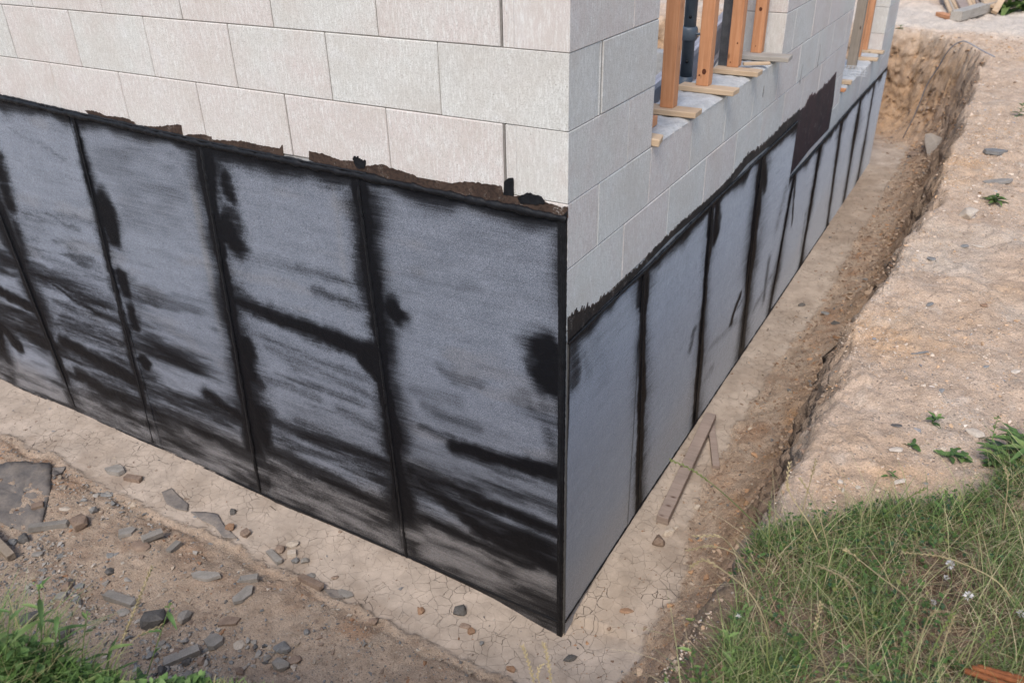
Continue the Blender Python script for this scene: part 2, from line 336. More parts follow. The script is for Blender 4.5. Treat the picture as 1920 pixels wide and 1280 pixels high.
def gz_arr(x, y):                           # height read off the finished ground sheet
    x = np.asarray(x, float); y = np.asarray(y, float); i = np.clip(np.searchsorted(gx, x) - 1, 0, len(gx) - 2); j = np.clip(np.searchsorted(gy, y) - 1, 0, len(gy) - 2)
    fx = (x - gx[i]) / (gx[i + 1] - gx[i]); fy = (y - gy[j]) / (gy[j + 1] - gy[j])
    return (ZG[j, i] * (1 - fx) + ZG[j, i + 1] * fx) * (1 - fy) + (ZG[j + 1, i] * (1 - fx) + ZG[j + 1, i + 1] * fx) * fy
def gz(x, y): return float(gz_arr(x, y))
def G(u, v, z0=-2.46):                      # photo point to the ground
    z = z0
    for _ in range(14):
        p = on(u, v, 2, z); z = .5 * z + .5 * gz(p[0], p[1])
    p = on(u, v, 2, z); return p[0], p[1], gz(p[0], p[1])
def GB(u, v): return G(u, v, -1.2)

def ar(*segs):
    o = []
    for a, b, s in segs: o.append(np.arange(a, b - s * .3, s))
    return np.concatenate(o + [[segs[-1][1]]])
gx = ar((-60, -8, 4), (-8, -4.6, .1), (-4.6, -2.6, .03), (-2.6, -.6, .0145), (-.6, .55, .0125), (.55, .72, .0065), (.72, 1.0, .004), (1.0, 1.04, .0065), (1.04, 2.0, .0125), (2, 3, .04), (3, 8, .2), (8, 60, 4))
gy = ar((-60, -6, 4), (-6, -2.3, .1), (-2.3, 2.4, .0128), (2.4, 5, .024), (5, 8.2, .036), (8.2, 8.85, .013), (8.85, 9.45, .0055), (9.45, 9.8, .013), (9.8, 10, .04), (10, 16, .08), (16, 60, 2))
X, Y = np.meshgrid(gx, gy); x = X.ravel(); y = Y.ravel()
z, A = ground(x, y, True)
ZG = z.reshape(X.shape)
sl = A['prof'] * (1 - A['prof']) * 4 * (A['sd'] > 0) * ~((x < 0) & (y > 0) & (y < 7.7))
nz1 = fbm(x, y, 7, 4, 61, z=z * 1.0, g=.6); nz2 = fbm(x, y, 26, 3, 62, z=z, g=.6)
nz3 = fbm(x, y, 70, 2, 63, z=z)
far_ = sst(2.2, 5, y) * (1 - A['es'])
amp = np.clip(sl * 1.6, 0, 1) * (.075 * nz1 * (1 + .5 * A['es']) + .045 * nz2 * (1 - .65 * far_ - .45 * A['es']) + .015 * nz3 * (1 - far_))
dx = np.where((y > 8.2) & (x < .75), 0, 1.0)
V = np.c_[x + amp * dx, y + amp * (1 - dx), z + np.clip(sl, 0, 1) * .02 * nz2]
soil = np.array
n1 = fbm(x, y, 1.9, 4, 71, z=z); n2 = fbm(x, y, 6, 5, 72, z=z, g=.62); n3 = fbm(x, y, 2.7, 4, 73, z=z); n4 = fbm(x, y, 19, 4, 74, z=z, g=.65)
def mixc(c, k, m_): m_ = np.clip(m_, 0, 1)[:, None]; return c * (1 - m_) + np.array(k)[None] * m_
C = np.tile(np.array([.37, .275, .20]), (len(x), 1))
C = mixc(C, (.46, .36, .275), .5 + .6 * n1)
C = mixc(C, (.30, .21, .15), .6 * sst(.0, .5, n2) )
C = mixc(C, (.36, .20, .11), .8 * sst(-.3, .3, n2) * sst(.40, .46, A['hs']) * sst(.66, .50, A['hs']) * sst(-.35, .35, n3))
C = mixc(C, (.20, .135, .095), .45 * sst(.1, .5, n4)); C = mixc(C, (.46, .36, .28), .45 * sst(.1, .5, -n4))
C = mixc(C, (.44, .36, .29), A['silt']); C = mixc(C, (.33, .26, .20), A['silt'] * .5 * sst(-.1, .5, n2)); C = mixc(C, (.30, .225, .165), A['silt'] * .8 * sst(2.5, 7, y) * sst(-.4, .3, n1)); C = mixc(C, (.30, .23, .175), A['silt'] * .6 * sst(.15, .38, A['hs']) * sst(-.2, .4, n2))
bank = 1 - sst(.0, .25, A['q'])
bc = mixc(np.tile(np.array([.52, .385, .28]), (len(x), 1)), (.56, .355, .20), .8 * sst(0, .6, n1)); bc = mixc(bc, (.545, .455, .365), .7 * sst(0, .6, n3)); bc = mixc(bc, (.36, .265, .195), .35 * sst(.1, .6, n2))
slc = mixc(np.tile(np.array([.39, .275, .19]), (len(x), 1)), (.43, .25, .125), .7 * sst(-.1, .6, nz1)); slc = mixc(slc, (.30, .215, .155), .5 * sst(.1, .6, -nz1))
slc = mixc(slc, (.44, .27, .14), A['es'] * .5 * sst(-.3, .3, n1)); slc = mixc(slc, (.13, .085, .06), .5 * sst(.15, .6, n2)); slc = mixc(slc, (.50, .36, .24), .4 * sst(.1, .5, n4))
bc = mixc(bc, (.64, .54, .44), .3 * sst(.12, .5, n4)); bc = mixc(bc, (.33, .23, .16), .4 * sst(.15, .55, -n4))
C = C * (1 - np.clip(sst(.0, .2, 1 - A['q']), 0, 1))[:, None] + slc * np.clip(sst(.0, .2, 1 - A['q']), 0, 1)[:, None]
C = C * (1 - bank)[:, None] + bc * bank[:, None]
C = mixc(C, (.60, .51, .42), A['road'] * bank)
C = mixc(C, (.46, .32, .23), A['heap'] * bank)
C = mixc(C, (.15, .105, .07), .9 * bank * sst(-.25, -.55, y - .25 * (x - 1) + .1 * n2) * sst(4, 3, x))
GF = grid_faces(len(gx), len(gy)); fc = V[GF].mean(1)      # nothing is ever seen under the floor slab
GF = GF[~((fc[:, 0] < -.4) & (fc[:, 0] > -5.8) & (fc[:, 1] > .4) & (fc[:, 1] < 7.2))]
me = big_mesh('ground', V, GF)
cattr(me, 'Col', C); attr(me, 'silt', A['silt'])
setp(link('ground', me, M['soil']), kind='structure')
# ------------------------------------------------------------------ the house shell
H = empty('house_shell', (0, 0, -2.5))
setp(H, 'unfinished block house corner with grey bitumen sheeting round its basement', 'house')
def W(name, me, m=None, parent=H):          # a mesh in place coordinates under the house
    o = link(name, me, m, parent); o.location = (0, 0, 2.5) if parent is H else (0, 0, 0); return o
CH = .246; TH = .24
_bc = {}
def block_me(L, h, groove):
    k = (round(L, 3), round(h, 3), groove)
    if k in _bc: return _bc[k]
    g = .0021
    if groove == 'end0':                    # corner block: pocket in its visible head (x = 0 side), y .198-.232
        P = [(g, .001), (g, .198), (g + .0025, .202), (g + .0025, .231), (g, .234), (g, TH), (L - g, TH), (L - g, .001)]
        P = [(a, b) for a, b in P]
    else: P = [(g, .001), (L - g, .001), (L - g, TH), (g, TH)]
    bm = bmesh.new(); vs_ = [bm.verts.new((a, b, 0.0013)) for a, b in P]; f = bm.faces.new(vs_)
    r = bmesh.ops.extrude_face_region(bm, geom=[f])
    for q in r['geom']:
        if isinstance(q, bmesh.types.BMVert): q.co.z = h - .0013
    bmesh.ops.recalc_face_normals(bm, faces=bm.faces)
    if groove != 'end0': bmesh.ops.bevel(bm, geom=list(bm.edges), offset=.003, segments=1, affect='EDGES')
    else: bmesh.ops.bevel(bm, geom=[e for e in bm.edges if abs(e.verts[0].co.z - e.verts[1].co.z) < 1e-4], offset=.0016, segments=1, affect='EDGES')
    me = bpy.data.meshes.new('wall_block'); bm.to_mesh(me); bm.free(); me.materials.append(M['block']); _bc[k] = me; return me
def block(wall, s0, s1, z0, z1, groove=None, first=False):
    """s runs away from the corner; local x = s, local y = into the wall"""
    me = block_me(s1 - s0, z1 - z0, groove); o = link('wall_block', me, None, H); j = random.uniform(-.0012, .0012)
    if wall == 'L':                         # local x -> -x, local y -> +y : mirror by rotation needs scale; use negative x scale
        o.matrix_local = Matrix.Translation((-s0, j, z0 + 2.5)) @ Matrix.Diagonal((-1, 1, 1, 1))
    else:                                   # local x -> +y, local y -> -x
        o.matrix_local = Matrix.Translation((j, s0, z0 + 2.5)) @ Matrix.Rotation(math.pi / 2, 4, 'Z')
OPEN1 = (.75, 2.76, -.492); OPEN2 = (4.95, 6.92, -1.155)
LEN_L = 6.0; LEN_R = 7.6
for k in range(-3, 6):
    z1 = -k * CH; z0 = z1 - CH; even = k % 2 == 0
    if k <= 1:
        s = 0.0
        if even: block('L', 0, .5, z0, z1, 'end0'); s = .5
        else: s = .25
        while s < LEN_L - .01: block('L', s, min(s + .5, LEN_L), z0, z1); s += .5
    # right wall
    segs = []
    s = .25 if even else 0.0
    if even and k in (2,): segs.append([0.0, .25])
    while s < LEN_R - .01: segs.append([s, min(s + .5, LEN_R)]); s += .5
    for a, b in segs:
        pieces = [(a, b)]
        for o0, o1, zs in (OPEN1, OPEN2):
            if z0 < zs - .02 and not (zs == OPEN2[2] and k >= 4): continue
            nn = []
            for p0, p1 in pieces:
                if p1 <= o0 or p0 >= o1: nn.append((p0, p1)); continue
                if p0 < o0 - .02: nn.append((p0, o0))
                if p1 > o1 + .02: nn.append((o1, p1))
            pieces = nn
        for p0, p1 in pieces:
            if k >= 4 and p0 < 3.42:
                if p1 > 3.5: p0 = 3.42
                else: continue
            zz0 = max(z0, -1.44)
            if p0 == 0 and not even and k <= 3:          # corner block whose head shows on the left face
                me = block_me(.5, CH, 'end0'); o = link('wall_block', me, None, H)
                o.matrix_local = Matrix.Translation((0, 0, z0 + 2.5)) @ Matrix(((0, -1, 0, 0), (1, 0, 0, 0), (0, 0, 1, 0), (0, 0, 0, 1)))
            else: block('R', p0, p1, zz0, z1)
for a, b in ((4.95, 5.45), (5.45, 5.95), (5.95, 6.45), (6.45, 6.92)): block('R', a, b, -1.44, OPEN2[2])
def core(x0, x1, y0, y1, z0, z1, m='mortar', nm='joint_mortar'): W(nm, box_me(nm, x0, x1, y0, y1, z0, z1), M[m])
I = .006
core(-LEN_L + I, -.245, I, TH - I, -.50, .735)
core(-TH + I, -I, I, .75 - I, -.99, .735)
core(-TH + I, -I, .75 - I + .001, 2.76 + I, -.99, -.497)
core(-TH + I, -I, 2.76 + I + .001, 3.43, -.99, .735)
core(-TH + I, -I, 3.431, 4.95 - I, -1.43, .735)
core(-TH + I, -I, 4.95 - I + .001, 6.92 + I, -1.43, -1.16)
core(-TH + I, -I, 6.92 + I + .001, 7.594, -1.43, .735)
F = 'foundation_wall'
core(-LEN_L, -.2405, .001, .30, -2.7, -.496, 'concrete', F)
core(-.24, -.001, .001, 3.42, -2.7, -.986, 'concrete', F)
core(-.24, -.001, 3.421, 7.6, -2.7, -1.442, 'concrete', F)
core(-LEN_L, -.241, 7.36, 7.599, -2.7, -1.42, 'concrete', F)
core(-LEN_L - .24, -LEN_L - .001, .001, 7.599, -2.7, -1.42, 'concrete', F)
core(-LEN_L, -.242, .301, 7.359, -2.6, -2.42, 'concrete', 'floor_slab')
# inner partition seen through the first opening
z = -1.48
for k in range(7):
    s = .5 if k % 2 else .25
    q = -.245
    while q > -.44:
        L_ = min(s, .44 + q + .001)
        if L_ > .1:
            o = link('wall_block', block_me(round(L_, 3), CH, None), None, H); o.matrix_local = Matrix.Translation((q - L_, 2.98, z + 2.5))
        q -= s; s = .5
    z += CH
core(-.43, -.25, 2.99, 3.21, -2.42, .2)
# sill mortar beds, lumpy
def sill(y0, y1, zt, th):
    nx_, ny_ = 26, int((y1 - y0) / .012); xs = np.linspace(-TH, .002, nx_); ys = np.linspace(y0 + .003, y1 - .003, ny_)
    X_, Y_ = np.meshgrid(xs, ys); x_ = X_.ravel(); y_ = Y_.ravel()
    e = sst(.0, .03, .002 - x_) * .6 + .4; hh = zt + th * e * (.55 + .35 * fbm(x_, y_, 9, 4, 91) + .25 * fbm(x_, y_, 45, 3, 92))
    hh = np.where((x_ > .001), zt - .001, np.maximum(hh, zt + .001)); x2 = x_ - .012 * np.clip(fbm(y_, y_ * 0, 25, 3, 93), 0, 1) * sst(-.03, .0, x_)
    W('sill_bed', big_mesh('sill_bed', np.c_[x2, y_, hh], grid_faces(nx_, ny_)), M['sill'])
sill(.75, 2.76, -.492, .022); sill(4.95, 6.92, -1.155, .016)

# ---- bitumen sheets
def seg_d(px, pz, a, b):
    ex, ez = b[0] - a[0], b[1] - a[1]; L2 = ex * ex + ez * ez + 1e-12; t = np.clip(((px - a[0]) * ex + (pz - a[1]) * ez) / L2, 0, 1)
    return np.hypot(px - a[0] - t * ex, pz - a[1] - t * ez)
# strokes: photo points of the two ends, radius in metres, strength
LS = [(450, 565, 700, 665, 0.036, 1.1), (690, 655, 715, 700, 0.045, 1.1), (560, 500, 680, 535, 0.02, 0.341), (590, 540, 690, 580, 0.025, 0.434), (440, 470, 560, 500, 0.025, 0.217),
      (735, 578, 742, 580, 0.042, 1), (700, 420, 706, 560, 0.025, 0.8), (430, 420, 436, 450, 0.045, 1), (420, 330, 424, 360, 0.03, 0.8), (460, 650, 470, 690, 0.05, 1), (485, 775, 490, 810, 0.06, 1.1), (470, 860, 486, 900, 0.05, 1),
      (195, 380, 208, 430, 0.045, 1), (236, 525, 240, 540, 0.036, 1.1), (250, 580, 256, 610, 0.034, 0.9), (273, 680, 276, 690, 0.026, 1), (205, 500, 225, 560, 0.03, 0.434),
      (1032, 655, 1036, 720, 0.045, 1.05), (1020, 740, 1045, 860, 0.032, 0.372), (720, 690, 752, 830, 0.03, 0.8), (745, 880, 765, 1000, 0.065, 1.05), (715, 600, 735, 720, 0.028, 0.434),
      (790, 800, 930, 850, 0.025, 0.465), (850, 835, 1050, 890, 0.032, 1.15), (800, 760, 900, 800, 0.03, 0.341), (770, 730, 860, 750, 0.03, 0.31), (830, 695, 900, 720, 0.02, 0.279),
      (770, 880, 1050, 1000, 0.032, 0.95), (790, 900, 900, 985, 0.04, 0.95), (900, 990, 1050, 1065, 0.045, 1.1), (770, 960, 1000, 1060, 0.03, 0.8), (860, 925, 1040, 985, 0.025, 0.372), (940, 900, 1040, 960, 0.03, 0.31), (1000, 760, 1046, 800, 0.04, 0.31),
      (460, 620, 700, 715, 0.02, 0.372), (500, 650, 700, 740, 0.022, 0.341), (480, 700, 600, 745, 0.022, 0.31), (560, 790, 740, 880, 0.034, 0.434), (500, 840, 750, 960, 0.045, 0.85), (530, 890, 760, 1000, 0.04, 0.8), (640, 770, 735, 820, 0.03, 0.372), (500, 800, 560, 830, 0.03, 0.31),
      (390, 740, 470, 790, 0.036, 1), (300, 740, 470, 820, 0.028, 0.465), (290, 770, 480, 870, 0.04, 0.9), (280, 720, 380, 760, 0.02, 0.31), (400, 560, 430, 560, 0.02, 0.31), (260, 545, 410, 570, 0.018, 0.279),
      (120, 640, 265, 720, 0.05, 1.05), (150, 700, 285, 790, 0.045, 0.95), (110, 690, 270, 760, 0.03, 0.8), (140, 620, 240, 665, 0.03, 0.434), (130, 740, 290, 830, 0.04, 0.434), (100, 560, 200, 620, 0.02, 0.31),
      (60, 490, 210, 560, 0.022, 0.434), (70, 510, 200, 575, 0.014, 0.8), (60, 470, 210, 530, 0.02, 0.31), (80, 520, 190, 590, 0.01, 0.9), (0, 545, 85, 590, 0.03, 1.1), (0, 430, 60, 530, 0.06, 0.434), (0, 610, 40, 650, 0.035, 1), (0, 570, 90, 620, 0.02, 0.372), (20, 620, 110, 690, 0.02, 0.31),
      (0, 300, 18, 380, 0.05, 1), (30, 420, 60, 520, 0.035, 0.8), (90, 400, 150, 430, 0.014, 0.372), (20, 240, 130, 300, 0.01, 0.217), (110, 400, 180, 420, 0.02, 0.31), (0, 380, 30, 470, 0.045, 1.0)]
RS = [(1343, 380, 1340, 440, 0.03, 1.1), (1205, 520, 1204, 560, 0.03, 0.9), (1428, 300, 1432, 350, 0.04, 1.05), (1290, 660, 1300, 620, 0.02, 0.372), (1385, 560, 1370, 605, 0.018, 0.8), (1400, 545, 1380, 580, 0.012, 0.372),
      (1320, 660, 1380, 600, 0.02, 0.248), (1335, 690, 1300, 740, 0.02, 0.279), (1440, 490, 1430, 560, 0.035, 0.465), (1455, 500, 1410, 580, 0.025, 0.31), (1510, 400, 1500, 470, 0.03, 0.31), (1075, 650, 1070, 720, 0.03, 0.465), (1080, 640, 1100, 700, 0.035, 0.217),
      (1110, 620, 1130, 700, 0.05, 0.124), (1470, 360, 1455, 420, 0.05, 0.279), (1490, 335, 1483, 420, 0.018, 0.9), (1420, 300, 1405, 420, 0.02, 0.434), (1350, 350, 1420, 292, 0.03, 0.31)]
SEAM_L = [((672, 335), (765, 1048), .042, 1.1), ((380, 275), (490, 925), .056, 1.15), ((140, 215), (290, 832), .020, 1.0), ((0, 395), (145, 765), .048, 1.1), ((-90, 200), (0, 640), .055, 1.1)]
SEAM_R = [((1204, 515), (1194, 955), .052, 1.0), ((1332, 388), (1300, 795), .050, 1.0), ((1427, 295), (1387, 655), .066, 1.0), ((1488, 328), (1440, 585), .052, 1.0), ((1537, 275), (1500, 490), .060, .95), ((1577, 225), (1550, 420), .075, .9), ((1613, 182), (1580, 380), .08, .9), ((1640, 150), (1608, 330), .09, .85)]
def tarmap(side, s, z, zt):
    f = LW if side == 'L' else RW; S = LS if side == 'L' else RS; SE = SEAM_L if side == 'L' else SEAM_R
    ws = s + .020 * fbm(s, z, 7, 3, 101) + .009 * fbm(s, z, 35, 2, 102); wz = z + .020 * fbm(s, z, 7, 3, 103) + .010 * fbm(s, z, 35, 2, 104)
    us = s + .055 * fbm(s, z, 8, 3, 161); uz = z + .050 * fbm(s, z, 8, 3, 162); rm = 1 + .45 * fbm(s, z, 13, 3, 163)
    st = .5 + .5 * fbm(s * 3.2, z * 34, 1, 4, 105, g=.6)         # trowelled, mostly level streaks
    t = np.zeros_like(s)
    for a, b, w, k in SE:
        A_ = f(*a); B_ = f(*b); ln = A_[0] + (z - A_[1]) * (B_[0] - A_[0]) / (B_[1] - A_[1])
        d = np.abs(ws - ln); wv = w * (1 + .55 * fbm(z, z * 0, 2.3, 3, int(abs(a[0])) + 7)) ; asym = np.where(ws > ln, 1.0, .75)
        t = np.maximum(t, k * sst(wv * 1.7 * asym, wv * .6 * asym, d)); t = np.maximum(t, 1.1 * sst(.010, .004, np.abs(s - ln)))
        t = np.maximum(t, (.85 if side == 'L' else .6) * k * np.exp(-(d / (wv * 2.8 * asym)) ** 2) * (.75 + .5 * fbm(s, z, 4, 3, 151)))
    for u1, v1, u2, v2, r, k in S:
        a = f(u1, v1); b = f(u2, v2); long_ = math.hypot(a[0] - b[0], (a[1] - b[1])) > .22; d = seg_d(ws, wz, a, b) if long_ else seg_d(us, uz, a, b) / rm
        t = np.maximum(t, k * np.exp(-(d / ((1.45 if long_ else 1.75) * r)) ** 2) * ((.6 + .65 * st) if long_ else 1.15))
    top = zt - z; t = np.maximum(t, 1.0 * np.exp(-(np.maximum(top, 0) / (.055 + .045 * fbm(s, s * 0, 5, 3, 107))) ** 2))
    if side == 'L':
        t = np.maximum(t, .30 * sst(.05, .6, fbm(s * .8, z * 2.0, 2.2, 4, 141)) * (.4 + .6 * st))
        ls = np.interp(s, [-4.4, -3.5, -2.6, -1.8, -1.2, -.6, 0], [-.95, -1.15, -1.3, -1.6, -1.66, -1.62, -1.55]) + .08 * fbm(s, z, 2, 3, 142)
        st2 = .5 + .5 * fbm(s * 2.0 + z * .8, z * 13, 1, 5, 143, g=.58); st3 = .5 + .5 * fbm(s * 1.1, z * 5.5, 1, 3, 144)
        t = np.maximum(t, sst(ls, ls - .42, z) * np.clip(.34 + 1.7 * (st2 - .46) + 1.0 * (st3 - .5), 0, .95))
        t = np.maximum(t, .45 * sst(ls + .35, ls - .1, z) * sst(.5, .75, st2))
        t = np.maximum(t, sst(.03, .012, -s) * 1.1); t = np.maximum(t, .6 * np.exp(-(s / .07) ** 2) * (.6 + .8 * fbm(z, s, 4, 3, 145)))
        t = np.maximum(t, .85 * sst(.06, .0, np.abs(z + 2.50) - .01 * fbm(s, z, 20, 2, 4)) * (.5 + .5 * sst(-.2, .4, fbm(s, z, 3, 3, 119))))
        t = np.maximum(t, .10 * sst(.35, .8, st))
        t = np.where(z < -2.1, np.minimum(t, 1.1 - .88 * sst(-2.14, -2.30, z + .06 * fbm(s, z, 4, 3, 109)) * (.75 + .5 * fbm(s, z * 3, 5, 3, 146))), t); t = np.maximum(t, .12 * sst(-2.1, -2.35, z) + .45 * sst(.04, .0, np.abs(z + 2.51) - .01)); dust = .9 * sst(-2.10, -2.30, z + .09 * fbm(s, z, 3, 3, 109) + .05 * np.sin(s * 1.3))
        dust = np.maximum(dust, .25 * sst(.62, .8, .5 + .5 * fbm(s * 3, z * 9, 1, 3, 110)))
        pale = 1.0 * sst(.035, .01, np.abs(s - LW(372, 400)[0] - (z + .9) * .03)) * sst(-.62, -.8, z) * sst(-1.7, -1.2, z) + .4 * sst(.03, .0, np.abs(s - LW(640, 450)[0])) * sst(-1.4, -.8, z)
    else:
        t = np.maximum(t, .15 * sst(.6, .9, st) * sst(.8, .3, top))
        t = np.maximum(t, sst(.030, .008, s) * sst(-1.6, -1.3, z) + .55 * sst(.02, .004, s))
        dust = .95 * sst(-2.0, -2.30, z + .10 * fbm(s, z, 2.2, 3, 109) + .13 * np.sin(s * 2.1 + .5)); pale = .18 * sst(.5, .8, .5 + .5 * fbm(s, z, 2.5, 4, 121))
    return np.clip(t, 0, 1.15), np.clip(dust, 0, 1), np.clip(pale, 0, 1)
LT = sorted([(LW(u, v)[0], LW(u, v)[1]) for u, v in [(0, 180), (140, 212), (380, 266), (672, 325), (850, 362), (1055, 405)]])
def topL(x_): return np.interp(x_, [a for a, b in LT], [b for a, b in LT])
def sheet(side, s0, s1, ztf, step, k):
    ns = max(3, int(abs(s1 - s0) / step)); nzz = int((2.60 + ztf(.5 * (s0 + s1))) / step) if side == 'L' else int((2.60 + ztf(s0)) / step)
    s = np.linspace(s0, s1, ns); q = np.linspace(0, 1, nzz); S_, Q = np.meshgrid(s, q); s = S_.ravel(); q = Q.ravel()
    zt = ztf(s); z_ = -2.60 + (zt + 2.60) * q
    tar, dust, pale = tarmap(side, s, z_, zt)
    off = .005 + .0025 * (k % 2) + .0012 * fbm(s, z_, 5, 3, 131) + .0008 * fbm(s, z_, 40, 2, 132) + .002 * sst(.7, 1.1, tar) * (.5 + .8 * fbm(s, z_, 60, 3, 133))
    de = np.minimum(np.abs(s - s0), np.abs(s - s1)); off = off + .002 * sst(.05, .0, de)
    V_ = np.c_[s, -off, z_] if side == 'L' else np.c_[off, s, z_]
    me = big_mesh('membrane_sheet', V_, grid_faces(ns, nzz)); attr(me, 'tar', tar); attr(me, 'dust', dust); attr(me, 'pale', pale)
    W('membrane_sheet', me, M['membrane'])
ed = [-.004, -.905, -1.79, -2.70, -3.52, -4.4, -5.2, -6.0]
for i in range(7): sheet('L', ed[i + 1], ed[i] , topL, .0115 if i < 5 else .04, i)
er = [.006, .72, 1.61, 2.58, 3.43, 4.42, 5.17, 6.05, 6.82, 7.6]
for i in range(9): sheet('R', er[i], er[i + 1], (lambda s_: -1.022 + 0 * s_) if i < 4 else (lambda s_: -1.415 + 0 * s_), .0115 if i < 3 else .016, i)

# ---- mastic beads, corner strip, brushed primer
def wallpt(side, s, z_, off): return (s, -off, z_) if side == 'L' else (off, s, z_)
def bead(side, pts, r, nm='mastic_bead', flat=.7):
    V_ = []; F_ = []; n = 8; L = []
    for (a, b) in zip(pts[:-1], pts[1:]):
        m_ = max(2, int(math.hypot(a[0] - b[0], a[1] - b[1]) / .012)); L += [(a[0] + (b[0] - a[0]) * i / m_, a[1] + (b[1] - a[1]) * i / m_) for i in range(m_)]
    L.append(pts[-1])
    for i, (s, z_) in enumerate(L):
        p = L[min(i + 1, len(L) - 1)]; q = L[max(i - 1, 0)]; t = Vector((p[0] - q[0], p[1] - q[1])).normalized(); nn = Vector((-t.y, t.x))
        rr = r * (1 + .45 * mnoise.noise(Vector((s * 14, z_ * 14, 3))) + .5 * mnoise.noise(Vector((s * 45, z_ * 45, 9)))); w = r * .35 * mnoise.noise(Vector((s * 20, z_ * 20, 0)))
        for k in range(n):
            a = 2 * math.pi * k / n; c = Vector((s, z_)) + nn * (w + math.cos(a) * rr * (1 + .2 * mnoise.noise(Vector((s * 70, k, z_ * 70)))))
            V_.append(wallpt(side, c.x, c.y, .006 + max(-.004, math.sin(a) * rr * flat + .003)))
    for i in range(len(L) - 1):
        for k in range(n): F_.append((i * n + k, i * n + (k + 1) % n, (i + 1) * n + (k + 1) % n, (i + 1) * n + k))
    W(nm, mesh(nm, V_, F_, True), M['tar'])
bead('L', [(a, b - .006) for a, b in [(-6, -.44)] + LT + [(.0, -.538)]], .0135)
bead('L', [(a + .05, b + .007) for a, b in LT[:4]], .006)
bead('L', [(-.92, -.525), (-.75, -.522), (-.45, -.535), (-.2, -.528)], .007)
bead('R', [(.0, -1.03), (.3, -1.028), (.68, -1.032), (1.2, -1.024), (1.6, -1.018), (2.2, -1.02), (3.42, -1.02)], .008)
bead('R', [(3.42, -1.42), (4.2, -1.43), (5.2, -1.41), (6.1, -1.405), (6.9, -1.418)], .009)
for (a, b, w, k), side, wid in [(q, 'L', r_) for q, r_ in zip(SEAM_L, (.008, .011, .005, .009, .009))] + [(q, 'R', .006) for q in SEAM_R[:4]]:
    f = LW if side == 'L' else RW; A_ = f(*a); B_ = f(*b)
    bead(side, [(A_[0] + (B_[0] - A_[0]) * t, A_[1] + (B_[1] - A_[1]) * t) for t in (0, .25, .5, .75, .99)], wid, 'seam_bead', .4)
bead('L', [(-4.4, -2.495), (-3.0, -2.485), (-2.0, -2.50), (-1.2, -2.495), (-.6, -2.50), (-.01, -2.50)], .006, 'toe_bead', .5)
bead('L', [(-.013, -.545), (-.010, -1.0), (-.014, -1.6), (-.011, -2.1), (-.012, -2.58)], .008, 'corner_bead', .55)
bead('R', [(.01, -2.50), (1.0, -2.478), (2.2, -2.478), (3.5, -2.478), (5.5, -2.48)], .007, 'toe_bead', .5)

def patch(nm, side, poly, m, off=.0025, jag=.004, pxs=True, step=.006, edge=None):
    """brushed paint outline; poly in photo points or wall metres; a third value per point is the raggedness of the edge after it"""
    f = (LW if side == 'L' else RW) if pxs else (lambda a, b: (a, b))
    P = [(f(q[0], q[1]), (q[2] if len(q) > 2 else 1)) for q in poly]; L = []
    for i in range(len(P)):
        (a, j), (b, _) = P[i], P[(i + 1) % len(P)]; n = max(1, int(math.hypot(a[0] - b[0], a[1] - b[1]) / step))
        for t in range(n):
            x_ = a[0] + (b[0] - a[0]) * t / n; y_ = a[1] + (b[1] - a[1]) * t / n
            k = jag * j * (mnoise.noise(Vector((x_ * 60, y_ * 60, 1))) + .9 * mnoise.noise(Vector((x_ * 210, y_ * 210, 4))))
            L.append((x_ + .3 * k, y_ + k))
    from mathutils.geometry import tessellate_polygon
    tri = tessellate_polygon([[Vector((a, b, 0)) for a, b in L]]); n = len(L)
    V_ = [wallpt(side, a, b, off) for a, b in L] + [wallpt(side, a, b, -.001) for a, b in L]
    F_ = [tuple(t) for t in tri] + [(i, (i + 1) % n, (i + 1) % n + n, i + n) for i in range(n)]
    me = mesh(nm, V_, F_); bm = bmesh.new(); bm.from_mesh(me); bmesh.ops.recalc_face_normals(bm, faces=bm.faces); bm.to_mesh(me); bm.free()
    W(nm, me, m)
def c1(*p): return [(a / 3, b / 3) + tuple(r) for a, b, *r in p]
def c2(*p): return [(640 + a / 3, b / 3) + tuple(r) for a, b, *r in p]
patch('primer_patch', 'L', c1((478, 620), (530, 625), (600, 652), (700, 662), (755, 685), (772, 708), (900, 712), (1000, 700), (1020, 705), (1034, 790, 0), (900, 770, 0), (700, 712, 0), (520, 660, 0)), M['primer'])
patch('primer_patch', 'L', c1((1040, 768), (1048, 755), (1150, 757), (1190, 772), (1195, 810, 0), (1040, 790, 0)), M['primer'])
patch('primer_patch', 'L', c1((1196, 785), (1380, 795), (1450, 815), (1575, 835), (1590, 812), (1598, 885, 0), (1400, 845, 0), (1196, 815, 0)), M['primer'])
patch('primer_patch', 'L', c1((1740, 848), (1840, 872), (1919, 905)) + c2((60, 905), (130, 935), (230, 922), (270, 942), (400, 978), (430, 1000), (550, 1018), (620, 1032), (700, 1020), (900, 1045), (912, 1095), (1000, 1105), (1120, 1120), (1160, 1140), (1240, 1170), (1274, 1158), (1276, 1225, 0), (1000, 1180, 0), (600, 1090, 0), (250, 1020, 0), (0, 965, 0)) + c1((1740, 900, 0)), M['primer'])
patch('tar_dab', 'L', c2((68, 890, 2), (95, 872, 2), (110, 895, 2), (138, 905, 2), (135, 945), (90, 945), (75, 915)), M['tar'], .006, .006)
patch('tar_dab', 'L', c2((918, 1020), (940, 1003), (968, 1000), (970, 1100), (915, 1095)), M['tar'], .004, .002)
patch('tar_dab', 'L', c2((995, 1110), (1045, 1085), (1105, 1095), (1135, 1115), (1150, 1140), (1100, 1150), (1010, 1140)), M['tar'], .006, .004)
patch('tar_line', 'L', c1((0, 530), (180, 582), (270, 603), (420, 632), (420, 655, 0), (200, 610, 0), (0, 560, 0)), M['tar'], .004, .004)
